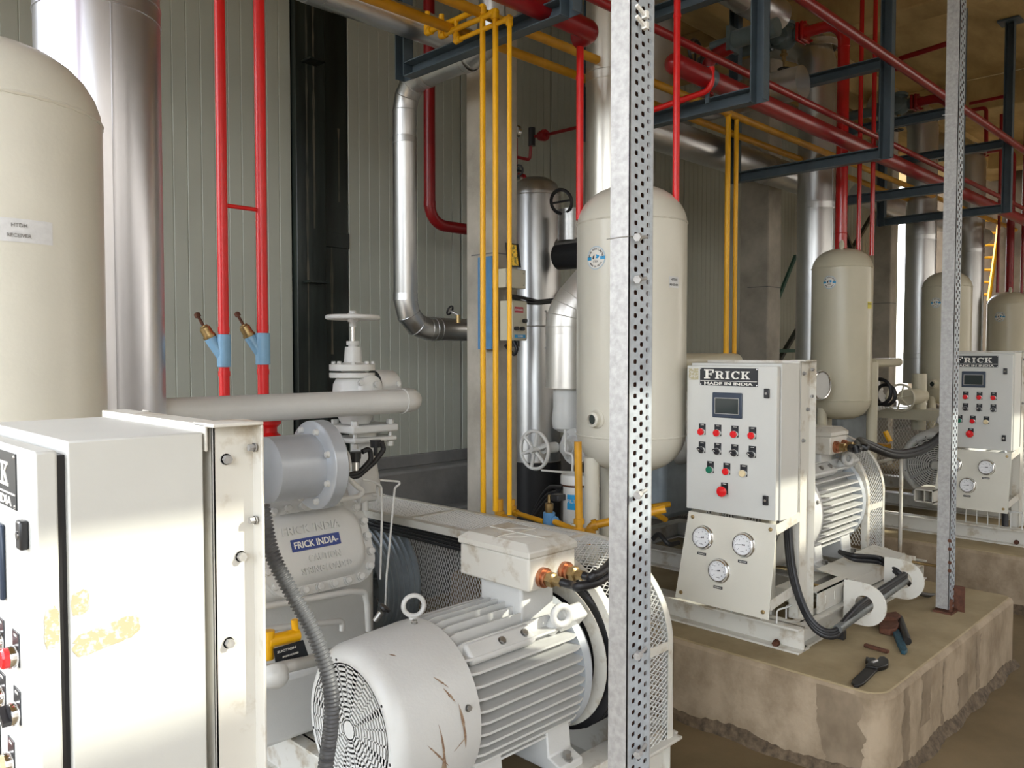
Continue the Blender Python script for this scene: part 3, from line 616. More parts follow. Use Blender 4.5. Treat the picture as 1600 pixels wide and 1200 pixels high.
for i in range(9):
    a = 2 * PI * i / 9; b = MB(); b.add([(vx + vr * .97 * math.cos(a), vy + vr * .97 * math.sin(a), zt - .098), (vx + vr * .5 * math.cos(a), vy + vr * .5 * math.sin(a), zt - .010), (vx + vr * .97 * math.cos(a + .03), vy + vr * .97 * math.sin(a + .03), zt - .098)], [(0, 1, 2)]); link('gore_seam', b, STEEL, t)
hb = P(852, 515, X=3.93); link('handle_rod', MB().tube(fillet([hb + Zv * .12, hb + Zv * .12 - Yv * .03 - Xv * .02, hb - Zv * .12 - Yv * .03 - Xv * .02, hb - Zv * .12], .02), .006, 8), WHITE, t)
# red instrument piping and gauge on the vessel
g = thing('gauge_manifold', 'thin red pipework with a small pressure gauge on top of the clad vessel', 'pipe', (vx, vy, zt))
q = lambda x_, y_: P(x_, y_, X=4.0)
link('red_tube', MB().tube(fillet([q(820, 282), q(820, 275), q(806, 272), q(806, 215)], .02), .013).tube(fillet([q(806, 245), q(828, 250), q(831, 205)], .02), .011), DRED, g)
link('needle_body', MB().cyl(q(831, 228), q(831, 200), .024), BLKP, g)
link('branch_tube', MB().tube([q(836, 213), q(860, 209), q(915, 196)], .011).lathe(q(843, 213), q(860, 209) - q(843, 213), [(0, 0), (0, .03), (.02, .035), (.045, .04), (.06, .035), (.06, .012)], 14), DRED, g)
gc = q(808, 206) - Xv * .02
ga = link('gauge', MB().lathe(gc, -Xv, [(-.02, 0), (-.02, .045), (.012, .045), (.012, .038), (.006, .038)], 24), CHROME, g)
link('dial', MB().lathe(gc, -Xv, [(.007, .038), (.0075, 0)], 24), WDIAL, ga); link('needle', MB().bar(gc - Xv * .01 + Vector((0, .02, .012)), gc - Xv * .01 - Vector((0, .012, .014)), .003, .002), BLKP, ga)
vv = q(817, 268); link('small_handwheel', MB().torus(vv - Xv * .05, (1, .6, 0), .036, .007, 18, 6).cyl(vv, vv - Xv * .05, .008), BLKP, g)
link('valve_body', MB().cyl(q(806, 280), q(806, 262), .03), GVALVE, g)
# dark valve between vessel and second tank
b = P(893, 372, X=4.0); t = thing('stop_valve', 'dark stop valve with black handwheel between the clad vessel and the cream tank', 'valve', b)
link('body', MB().cyl(b + Zv * .18, b - Zv * .02, .09).cyl(b + Yv * .1 - Zv * .05, b - Yv * .3 - Zv * .05, .06), STEEL, t); link('handwheel', MB().torus(b + Zv * .22 - Xv * .1, (1, .2, .3), .075, .012, 24, 6).bar(b + Zv * .22 - Xv * .1 - Yv * .07, b + Zv * .22 - Xv * .1 + Yv * .07, .012, .012), BLKP, t)
link('dark_jacket', MB().cyl(b - Zv * .11 + Yv * .1, b - Zv * .11 - Yv * .3, .09), BLKP, t)
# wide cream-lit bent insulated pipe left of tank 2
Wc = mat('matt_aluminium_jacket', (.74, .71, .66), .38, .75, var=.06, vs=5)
wx, wy = 3.30, 2.875
zc0 = P(884, 606, X=wx).z; zk = P(884, 505, X=wx).z
seam_pipe('insulated_elbow', 'wide matt aluminium jacket bending in behind the left side of the second tank', [(wx, wy, zc0), (wx, wy, zk + .05), (wx + .25, wy - .2, zk + .42)], .12, .3, Wc, 3, 'pipe', [((wx, wy, zk - .06), Zv), ((wx, wy, zc0), Zv)])
t = thing('stop_valve', 'white flanged stop valve with a big six spoked handwheel left of the second tank', 'valve', (wx, wy, .9))
pb = P(885, 697, X=wx - .06)
link('wrapped_neck', MB().lathe((wx, wy, 0), Zv, [(pb.z + .07, .05), (pb.z + .09, .08), (pb.z + .14, .086), (pb.z + .20, .078), (zc0, .08), (zc0, 0)], 28), WHITE, t)
ax = Vector((-1, .06, 0)).normalized()
link('bonnet_flange', MB().lathe(pb + Vector((.05, -.05, 0)), ax, [(-.06, 0), (-.05, .085), (.02, .09), (.02, .098), (.045, .098), (.045, .06), (.055, .05), (.09, .04), (.09, .036), (.12, .036), (.12, 0)], 30), WHITE, t)
_, aa, bb_ = frame(ax)
bolts('bolt', t, [pb + Vector((.05, -.05, 0)) + ax * .045 + (aa * math.cos(k * PI / 3.5) + bb_ * math.sin(k * PI / 3.5)) * .078 for k in range(7)], ax, .009, .008, WHITE, True)
link('yoke', MB().cyl(pb + ax * .08, pb + ax * .17, .028).cyl(pb + ax * .15, pb + ax * .25, .010), WHITE, t)
def wheel(root, c, ax, R_, r, m, n=6, dish=.0, hub=.02, sp=.011):
    ax = Vector(ax).normalized(); c = Vector(c); _, a, b_ = frame(ax); w_ = link('handwheel', MB().torus(c, ax, R_, r, 40, 10), m, root)
    for k in range(n):
        t_ = 2 * PI * k / n + .3; d_ = a * math.cos(t_) + b_ * math.sin(t_); link('spoke', MB().tube([c + ax * dish, c + d_ * R_], [sp * 1.1, sp * .75], 8), m, w_)
    link('hub', MB().lathe(c + ax * dish, ax, [(-.02, 0), (-.02, hub), (.018, hub), (.018, hub * .6), (.028, hub * .55), (.028, 0)], 16), m, w_)
wheel(t, P(835, 703, X=3.04), (-1, .0, 0), .098, .0095, WHITE)
t = thing('oil_filter', 'white filter canister with blue label behind the low yellow pipe', 'filter', (3.0, 2.6, .7))
fx = P(893, 790, X=3.02); fzt = P(893, 742, X=3.02).z; cx, cy = 3.05, fx.y - .0
link('canister', MB().lathe((cx, cy, 0), Zv, [(.45, 0), (.45, .062), (fzt - .05, .062), (fzt - .045, .075), (fzt - .01, .075), (fzt, .07), (fzt + .01, .02), (fzt + .01, 0)], 28), WHITE, t)
link('clamp_ring', MB().torus((cx, cy, fzt - .05), Zv, .064, .007, 28, 6), RUST, t)
f = on_tank(cx, cy, .062, math.atan2(-cy, -cx) - .1, fzt - .13); label_on(t, 'blue_label', f, .075, .075, LABB, (('filter', .005, .018),), SIGNW)
f = on_tank(cx, cy, .062, math.atan2(-cy, -cx) - .1, fzt - .26); sticker(t, f, .036)
link('copper_loop', MB().tube(fillet([(cx - .12, cy + .12, fzt + .02), (cx - .1, cy + .02, fzt + .02), (cx, cy, fzt + .01)], .03), .005).tube(fillet([(cx + .0, cy + .02, fzt), (cx, cy + .02, fzt + .1), (cx, cy + .07, fzt + .1), (cx, cy + .07, fzt + .22)], .02), .007), WHITE, t)
t = thing('solenoid_valve', 'small blue valve with black coil on the low yellow pipe', 'valve', P(858, 815, X=2.74))
p = P(858, 812, X=2.74); link('body', MB().cyl(p - Zv * .03, p + Zv * .035, .028).cyl(p + Xv * .02, p - Yv * .04, .02), BLUE, t, .003); link('bonnet', MB().lathe(p + Zv * .03, Zv, [(0, .016), (.025, .02), (.045, .02), (.05, .008), (.085, .006), (.085, 0)], 14), BRASS, t)
link('coil', MB().box(p.x - .005, p.x + .05, p.y - .06, p.y - .01, p.z + .09, p.z + .12), BLKP, t, .005)
for i, (y0_, bow) in enumerate(((768, 30), (790, 22), (755, 40))):
    a = P(880 - i * 8, 762 + i * 5, X=3.1); b_ = P(832, 800 + 4 * i, X=3.3); mid = (a + b_) / 2 + Zv * (.06 - .03 * i)
    tag(link('black_cable', MB().tube(spline([a, mid, b_ - Zv * .03, b_ - Zv * .15]), .011, 10), BLACK), ['black cable looping left of the filter canister, uppermost', 'black cable looping left of the filter canister, middle', 'black cable looping left of the filter canister, lowest'][i], 'cable', 'black cables by the filter')
# ================================================================ CONTROL BOXES ON THE COLUMN
X0 = 3.18
def rect(x0, x1, y0, y1, X=None): a = P(x0, y0, X=X); b_ = P(x1, y1, X=X); return b_.y, a.y, b_.z, a.z
ya_, yb_, zb_, zt_ = rect(769, 780, 405, 546, 3.40)
tag(link('blue_channel', MB().box(3.28, 3.33, ya_ - .06, yb_, zb_, zt_), STEELB if 0 else BLUE, None, .003), 'blue mounting channel between the column and the two small control boxes', 'bracket')
def cbox(name, lab, x0, xf, x1, y0, y1, Y):
    """near vertical corner at xf: -X face spans x0..xf, -Y face spans xf..x1"""
    c = P(xf, y0, Y=Y); c2 = P(xf, y1, Y=Y); l = P(x0, y0, X=c.x); r_ = P(x1, y0, Y=Y)
    t = thing(name, lab, 'control box', (c.x, Y, c2.z)); link('case', MB().box(c.x, r_.x, Y, l.y, c2.z, c.z), BEIGE, t, .004); return t, c.x, r_.x, Y, l.y, c2.z, c.z
t, x0, x1, y0, y1, z0, z1 = cbox('junction_box', 'plain beige junction box, upper of two beside the concrete column', 769, 790, 822, 419, 449, 3.3)
bolts('screw', t, [(x0 + .015, y0, z0 + .02), (x0 + .015, y0, z1 - .02), (x1 - .02, y0, z0 + .02), (x1 - .02, y0, z1 - .02)], (0, -1, 0), .004, .003, STEEL)
t, x0, x1, y0, y1, z0, z1 = cbox('starter_box', 'beige starter box with red warning label, lower of two beside the column', 781, 797, 823, 469, 532, 3.3)
link('door', MB().box(x0 + .01, x1 - .004, y0 - .008, y0, z0 + .01, z1 - .01), BEIGE, t, .002)
W_ = x1 - x0; H_ = z1 - z0
r = link('warning_label', MB().box(x0 + W_ * .2, x0 + W_ * .72, y0 - .0095, y0 - .008, z1 - H_ * .3, z1 - H_ * .16), REDL, t); link('print', MB().text('danger', (x0 + W_ * .46, y0 - .0097, z1 - H_ * .23), Xv, Zv, H_ * .05), SIGNW, r)
l = link('maker_label', MB().box(x0 + W_ * .2, x1 - .02, y0 - .0095, y0 - .008, z0 + H_ * .07, z0 + H_ * .15), LABB, t); link('print', MB().text('manik', (x0 + W_ * .55, y0 - .0097, z0 + H_ * .11), Xv, Zv, H_ * .045), SIGNW, l)
for fx_, fz_ in ((.75, .5), (.25, .3), (.6, .3)): link('knob', MB().cyl((x0 + W_ * fx_, y0 - .008, z0 + H_ * fz_), (x0 + W_ * fx_, y0 - .03, z0 + H_ * fz_), .012, seg=12), BLKP, t)
for k in range(3): link('gland', MB().cyl((x0 + .03 + k * .035, y0 + .04, z0), (x0 + .03 + k * .035, y0 + .04, z0 - .035), .013, seg=12), BLKP, t)
for k, (ya2, yb2) in enumerate(((463, 470), (470, 473))):
    tag(link('black_cable', MB().tube(fillet([P(797, 462, X=3.28), P(815, ya2 + 2, X=3.45), P(840, yb2 + 1, X=3.6), P(870, yb2 - 2, X=3.8), P(895, 455, X=3.9)], .1, 10), .011, 10), BLACK),
        ['black cable swinging right from the starter box, upper', 'black cable swinging right from the starter box, lower'][k], 'cable', 'black cables from the starter box')
tag(link('black_cable', MB().tube(fillet([P(803, 533, X=3.28), P(808, 545, X=3.28), P(804, 556, X=3.28), P(790, 540, X=3.3)], .02), .01, 10), BLACK), 'short black cable curling under the starter box', 'cable')
a, b_, c_, d_ = P(801, 379, X=3.3), P(810, 381, X=3.3), P(811, 417, X=3.3), P(797, 415, X=3.3)
t = thing('framed_picture', 'small gold framed devotional picture leaning on top of the upper junction box', 'picture', (a + c_) / 2)
link('backing', MB().prism([P(789, 379, X=3.32), P(808, 381, X=3.32), P(812, 418, X=3.32), P(793, 417, X=3.32)], (.012, 0, 0)), BLKP, t); link('picture_print', MB().prism([P(798, 382, X=3.31), P(806, 383, X=3.31), P(810, 415, X=3.31), P(800, 415, X=3.31)], (.004, 0, 0)), GOLD, t)
# ================================================================ CONTROL PANELS
R_ = lambda a, b, c, d: [(a, c), (b, c), (b, d), (a, d)]
def arc(cx, cy, rx, ry, qx, qy, a0, a1, n=10):
    o = [(cx + rx * math.cos(math.radians(a0 + (a1 - a0) * i / n)), cy + ry * math.sin(math.radians(a0 + (a1 - a0) * i / n))) for i in range(n + 1)]
    q = [(cx + qx * math.cos(math.radians(a0 + (a1 - a0) * i / n)), cy + qy * math.sin(math.radians(a0 + (a1 - a0) * i / n))) for i in range(n + 1)]
    return [[o[i], o[i + 1], q[i + 1], q[i]] for i in range(n)]
SLAB = {'F': [R_(.18, .44, 0, 1), R_(.04, .6, 0, .12), R_(.04, .96, .86, 1), R_(.83, .96, .62, .86), R_(.44, .72, .44, .56), R_(.64, .74, .34, .66)],
        'R': [R_(.13, .36, 0, 1), R_(.0, .48, 0, .12), R_(.0, .6, .88, 1), R_(.36, .6, .42, .54), [(.48, .48), (.72, .48), (.94, .06), (.7, .06)], R_(.68, 1.02, 0, .12)] + arc(.58, .71, .34, .29, .12, .17, -90, 90, 8),
        'I': [R_(.33, .67, 0, 1), R_(.14, .86, 0, .12), R_(.14, .86, .88, 1)],
        'C': arc(.54, .5, .5, .52, .26, .38, 42, 318, 14) + [R_(.84, .95, .62, .98)],
        'K': [R_(.13, .37, 0, 1), R_(.0, .5, 0, .12), R_(.0, .5, .88, 1), [(.37, .40), (.74, .92), (.90, .92), (.52, .42)], [(.42, .56), (.58, .62), (.96, .08), (.7, .08)], R_(.58, 1.0, .88, 1), R_(.6, 1.04, 0, .12)]}
def slab(b, ch, o, right, up, w_, h_, dep=.0012):
    right = Vector(right); up = Vector(up); n = right.cross(up)
    for i, pg in enumerate(SLAB[ch]): b.prism([Vector(o) + right * (u * w_) + up * (v * h_) for u, v in pg], n * (dep + .00004 * i))
def hole_ring(mb, c, ax, r0, r1, h): mb.lathe(c, ax, [(0, r0), (h, r0), (h, r1), (0, r1)], 20)
def gauge(root, c, nrm, up, R_, lab, ang, key):
    nrm = Vector(nrm).normalized(); right = Vector(up).cross(nrm).normalized() * 1; up = nrm.cross(right).normalized()
    g = link('gauge', MB().lathe(c, nrm, [(0, R_ * 1.12), (.006, R_ * 1.12), (.010, R_ * 1.04), (.018, R_ * .98), (.02, R_ * .9), (.016, R_ * .86), (.010, R_ * .85)], 40), CHROME, root)
    link('dial', MB().lathe(c, nrm, [(.0105, R_ * .855), (.011, 0)], 40), WDIAL, g)
    b = MB(); p0 = Vector(c) + nrm * .012
    for i in range(28):
        a = math.radians(225 - 270 * i / 27); d_ = right * math.cos(a) + up * math.sin(a); big = i % 4 == 0
        b.bar(p0 + d_ * R_ * (.66 if big else .72), p0 + d_ * R_ * .78, .0014 if big else .0008, .0006, nrm)
    for i in range(7):
        a = math.radians(225 - 270 * i / 6); d_ = right * math.cos(a) + up * math.sin(a); b.text('n%d' % i, p0 + d_ * R_ * .55, right, up, R_ * .09, .0004)
    b.text('on', p0 - up * R_ * .6, right, up, R_ * .08, .0004, R_ * .35)
    link('scale_marks', b, SIGNB, g)
    a = math.radians(ang); d_ = right * math.cos(a) + up * math.sin(a)
    link('needle', MB().prism([p0 + nrm * .002 - d_ * R_ * .22 + up.cross(nrm) * 0 + d_.cross(nrm) * R_ * .07, p0 + nrm * .002 - d_ * R_ * .22 - d_.cross(nrm) * R_ * .07, p0 + nrm * .002 - d_.cross(nrm) * R_ * .02, p0 + nrm * .002 + d_ * R_ * .7, p0 + nrm * .002 + d_.cross(nrm) * R_ * .02], nrm * .001).cyl(p0, p0 + nrm * .004, R_ * .06), BLKP, g)
    pc = Vector(c) - up * R_ * 1.5; l = link('legend_plate', MB().obox(pc, right * R_ * .45, up * R_ * .12, nrm * .0015), SIGNB, root); link('print', MB().text(key, pc + nrm * .0015, right, up, R_ * .10, .0005, R_ * .7), SIGNW, l)
def panel(lab, X, Y0, zt, w_, h_, zf, lower=True, glue=False, dep=.21, fw=.093):
    Y1 = Y0 + w_; t = thing('control_panel', lab, 'control panel', (X + .15, Y0 + w_ / 2, zf), 'compressor control panels')
    NX = -Xv; RG = -Yv
    pt = lambda s, tt, off=0: Vector((X - off, Y0 + w_ * (1 - s), zt - h_ * tt))
    bx = link('cabinet', MB().box(X + .042, X + dep, Y0, Y1, zt - h_ - .004, zt + .012), PANEL, t, .003)
    link('door_gasket', MB().box(X + .028, X + .042, Y0 + .012, Y1 - .012, zt - h_ + .01, zt - .008), BLACK, t)
    dr = link('door', MB().box(X, X + .03, Y0 + .002, Y1 - .002, zt - h_, zt), PANEL, t, .004)
    sg = link('sign_plate', MB().box(X - .002, X, Y0 + w_ * .2, Y0 + w_ * .84, zt - h_ * .135, zt - h_ * .015), SIGNB, t)
    z_m = zt - h_ * .103; b = MB(); LW = w_ * .64; y_l = Y0 + w_ * .84 - .02; cw = (LW - .04) / 5.1; xx = 0
    for i, ch in enumerate('FRICK'):
        k = 1.22 if i == 0 else 1; ww = cw * (1.16 if i == 0 else .93 if ch != 'I' else .62)
        slab(b, ch, (X - .002, y_l - xx, z_m + .010), RG, Zv, ww * .96, h_ * .052 * k); xx += ww * 1.02 + .0015
    b.text('made', (X - .002, Y0 + w_ * .52, zt - h_ * .12), RG, Zv, h_ * .020, .001, LW * .84)
    b.box(X - .003, X - .002, Y0 + w_ * .2 + .003, Y0 + w_ * .84 - .003, z_m - .0012, z_m + .0012)
    link('lettering', b, SIGNW, sg)
    bolts('rivet', sg, [(X - .002, Y0 + w_ * s_, zt - h_ * q) for s_ in (.21, .83) for q in (.022, .128)], NX, .0028, .002, CHROME, True)
    sc = link('screen_bezel', MB().box(X - .008, X, Y0 + w_ * .36, Y0 + w_ * .69, zt - h_ * .35, zt - h_ * .18), NAVY, t, .004)
    y0, y1, a, b_ = Y0 + w_ * .39, Y0 + w_ * .66, zt - h_ * .325, zt - h_ * .215
    link('adhesive_residue', MB().box(X - .0006, X, Y0 + w_ * .86, Y0 + w_ * .975, zt - h_ * .10, zt - h_ * .02), GLUE, t) if lower else None
    link('screen_frame', MB().box(X - .0095, X - .008, y0, y1, a, a + .003).box(X - .0095, X - .008, y0, y1, b_ - .003, b_).box(X - .0095, X - .008, y0, y0 + .003, a, b_).box(X - .0095, X - .008, y1 - .003, y1, a, b_), STEEL, sc)
    link('screen', MB().box(X - .0085, X - .008, y0 + .003, y1 - .003, a + .003, b_ - .003), SCREEN, sc)
    def btn(s, tt, kind, m, rot=0):
        c = pt(s, tt); e = kind == 'estop'
        lp = link('legend_plate', MB().obox(c + Zv * .012 - Xv * .0008, Xv * .0008, Yv * .018, Zv * .026), SIGNB, t, .002)
        link('print', MB().text('on', c + Zv * .032 - Xv * .0017, RG, Zv, .0045, .0004, .016), SIGNW, lp)
        nm = 'emergency_stop' if e else 'selector_switch' if kind == 'sel' else 'push_button'
        bz = link(nm, MB().lathe(c, NX, [(0, .0175), (.009, .0175), (.012, .016), (.012, .0145)], 24), CHROME if not e else BLKP, t)
        if kind == 'sel':
            link('switch_knob', MB().lathe(c, NX, [(.006, .015), (.014, .0145), (.015, 0)], 20).obox(c - Xv * .018, Xv * .006, (Yv * .9 + Zv * .5).normalized() * .0165, (Zv * .9 - Yv * .5).normalized() * .0045), BLKP, bz)
            link('pointer', MB().obox(c - Xv * .0245 + (Yv * .9 + Zv * .5).normalized() * .007, Xv * .0006, (Yv * .9 + Zv * .5).normalized() * .005, (Zv * .9 - Yv * .5).normalized() * .0012), SIGNW, bz)
        elif e: link('mushroom_cap', MB().lathe(c, NX, [(.008, .014), (.022, .014), (.024, .024), (.03, .0245), (.036, .02), (.038, 0)], 24), m, bz)
        else: link('button_cap', MB().lathe(c, NX, [(.008, .0155), (.019, .0157), (.022, .013), (.0225, 0)], 20), m, bz)
    for s in (.19, .37, .56, .75): btn(s, .455, 'btn', REDB); btn(s, .58, 'sel', BLKP)
    for s, m in ((.29, GRNB), (.475, REDB), (.66, YELB)): btn(s, .71, 'btn', m)
    btn(.45, .845, 'estop', REDB)
    for q in (.175, .87):
        lk = link('door_lock', MB().obox(pt(.9, q, .006), Xv * .006, Yv * .012, Zv * .021), BLKP, t, .003); link('lock_barrel', MB().cyl(pt(.9, q, .012), pt(.9, q, .0135), .006, seg=14), CHROME, lk)
    # frame: channel posts, top angle, legs
    xp0, xp1 = X + dep + .015, X + dep + .015 + fw
    for yy, sgn in ((Y0, 1), (Y1 - .006, -1)):
        b = MB().box(xp0, xp1, yy, yy + .006, (zf + .1 if lower else zf), zt + .02)
        b.box(xp0, xp0 + .006, min(yy, yy + sgn * .04), max(yy + .006, yy + .006 + sgn * .04), (zf + .1 if lower else zf), zt + .02) if 1 else 0
        b.box(xp1 - .005, xp1, yy - (.03 if sgn > 0 else 0), yy + .006 + (0 if sgn > 0 else .03), (zf + .1 if lower else zf), zt + .02)
        link('frame_post', b, WHITED, t, .0015)
    link('frame_top', MB().box(xp0 - .012, xp1, Y0 - .03, Y0 + .045, zt + .02, zt + .026).box(xp0 - .012, xp0 + .035, Y0, Y1 + .02, zt + .018, zt + .024).box(xp0 - .012, xp0 - .007, Y0, Y1 + .02, zt - .02, zt + .02), WHITED, t, .0015)
    bolts('bolt', t, [(xp0 + .022, Y0, zt - .035), (xp1 - .03, Y0, zt - .2), (xp0 + .022, Y0, zt - .34)], (0, -1, 0), .0075, .012, GALV)
    bolts('bolt', t, [(xp1 - .008, Y0 - .015, zt - .018), (xp1 - .008, Y0 - .015, zt - .14)], (-1, 0, 0), .006, .012, GALV)
    if lower:
        zA = zt - h_ - .015; zB = zA - .405; n_ = Vector((-1, 0, .17)).normalized(); tilt = .065
        pA0 = Vector((X + .01, Y1 - .01, zA)); pA1 = Vector((X + .01, Y0, zA)); pB0 = Vector((X + .01 - tilt, Y1 + .02, zB)); pB1 = Vector((X + .01 - tilt, Y0 - .0, zB))
        nn = (pA1 - pA0).cross(pB0 - pA0).normalized(); nn = nn if nn.x < 0 else -nn
        link('gauge_plate', MB().prism([pA0, pA1, pB1, pB0], -nn * .004), CREAM, t, .001)
        mp = lambda s, q: (pA0 * (1 - s) + pA1 * s) * (1 - q) + (pB0 * (1 - s) + pB1 * s) * q
        upv = (pA0 - pB0).normalized()
        for s, q, an, key in ((.22, .27, 190, 'suc'), (.68, .27, 183, 'dis'), (.45, .60, 192, 'oil')): gauge(t, mp(s, q), nn, Zv, .05, key, an, key)
        bolts('screw', t, [mp(s, q) for s, q in ((.06, .06), (.94, .06), (.06, .93), (.94, .93))], nn, .008, .006, BRASS, True)
        for q in (0.06, .86):
            p = mp(1, q); e = Vector((xp0, Y0, p.z + .03)); link('side_strap', MB().bar(p + Vector((.01, .004, 0)), e, .004, .045), WHITED, t)
            p = mp(0, q); e = Vector((xp0, Y1 - .01, p.z + .03)); link('side_strap', MB().bar(p + Vector((.01, -.004, 0)), e, .004, .045), WHITED, t)
    if glue:   # torn adhesive rectangle on the side, and a smaller one on the door edge
        def blob(cx_, cz_, a_, b_, x_, seed):
            random.seed(seed); n = 40
            return [(cx_ + a_ * (abs(math.cos(k * 2 * PI / n)) ** .45) * math.copysign(1, math.cos(k * 2 * PI / n)) * random.uniform(.9, 1.04), x_, cz_ + b_ * (abs(math.sin(k * 2 * PI / n)) ** .6) * math.copysign(1, math.sin(k * 2 * PI / n)) * random.uniform(.88, 1.05) + (k and 0)) for k in range(n)]
        sh = lambda pts: [Vector((p[0], p[1], p[2] + (p[0] - (X + .07)) * .16)) for p in pts]
        link('adhesive_residue', MB().add(sh(blob(X + .092, zt - .285, .048, .018, Y0 - .0008, 3)), [tuple(range(40))]), GLUE, t)
        link('adhesive_residue', MB().add(sh(blob(X + .055, zt - .222, .012, .018, Y0 - .0008, 5)), [tuple(range(40))]), GLUE, t)
        link('adhesive_residue', MB().add(sh(blob(X + .018, zt - .245, .010, .03, Y0 + .0012, 9)), [tuple(range(40))]), GLUE, t)
    return t
panel('nearest white control panel, cut by the left edge, with torn label marks on its side', .325, 1.27, 1.463, .455, .70, FZ, lower=False, glue=True, dep=.242, fw=.075)
pan2 = panel('white control panel facing the camera with sign, screen, three rows of buttons and three gauges', 3.28, 1.66, 1.548, .455, .675, .29)
panel('white control panel at the right edge, partly behind the far perforated post', 6.25, 1.47, 1.60, .455, .655, .29)
# ================================================================ SKIDS
def ibeam(b, p, q, h, w_, t=.009):
    p, q = Vector(p), Vector(q)
    b.bar(p + Zv * (h - t / 2), q + Zv * (h - t / 2), w_, t); b.bar(p + Zv * t / 2, q + Zv * t / 2, w_, t); b.bar(p + Zv * h / 2, q + Zv * h / 2, t, h)
def skid(lab, x0, x1, y0, y1, z, h):
    t = thing('base_skid', lab, 'skid', (x0, y0, z), 'steel base skids')
    for nm, p, q in (('front_beam', (x0, y0 - .02, z), (x0, y1, z)), ('rear_beam', (x1, y0, z), (x1, y1, z)), ('side_beam', (x0, y0 + .03, z), (x1, y0 + .03, z)), ('side_beam', (x0, y1 - .03, z), (x1, y1 - .03, z)), ('cross_beam', ((x0 + x1) / 2, y0, z), ((x0 + x1) / 2, y1, z))):
        b = MB(); ibeam(b, p, q, h - (.004 if nm == 'side_beam' else .002 if nm == 'cross_beam' else 0), .11 if nm != 'side_beam' else .08); link(nm, b, WHITED, t)
    bolts('anchor_bolt', t, [(x0 - .055, y0 + .08, z + .03)], (-1, 0, 0), .013, .025, RUST)
    return t
skid('cream steel base skid of the nearest machine on the floor', .62, 2.60, 1.74, 3.35, FZ, .21)
sk2 = skid('cream steel base skid on the concrete plinth under the middle panel', 3.40, 4.97, 1.60, 3.3, .29, .11)
skid('cream steel base skid on the next plinth under the right panel', 6.36, 8.3, 1.36, 3.3, .29, .11)
for k in range(5):
    y = 1.69 + k * .075; pts = fillet([(3.36, y, .401), (3.36, y, .46), (3.30 + .12, y - .03, .47), (3.45, y - .03, .47), (3.45, y, .46), (3.45, y, .401)], .015)
    link('cable_rung', MB().tube(pts, .004, 8), WHITE, sk2)
sk3z = .401
b = MB()
for k in range(7): b.box(6.36, 6.37, 1.42 + k * .07, 1.425 + k * .07, .40, .52)
b.box(6.36, 6.37, 1.42, 1.86, .51, .52); tag(link('kick_rail', b, WHITE), 'thin vertical bars in the gap under the right gauge plate', 'rail', kind=None)
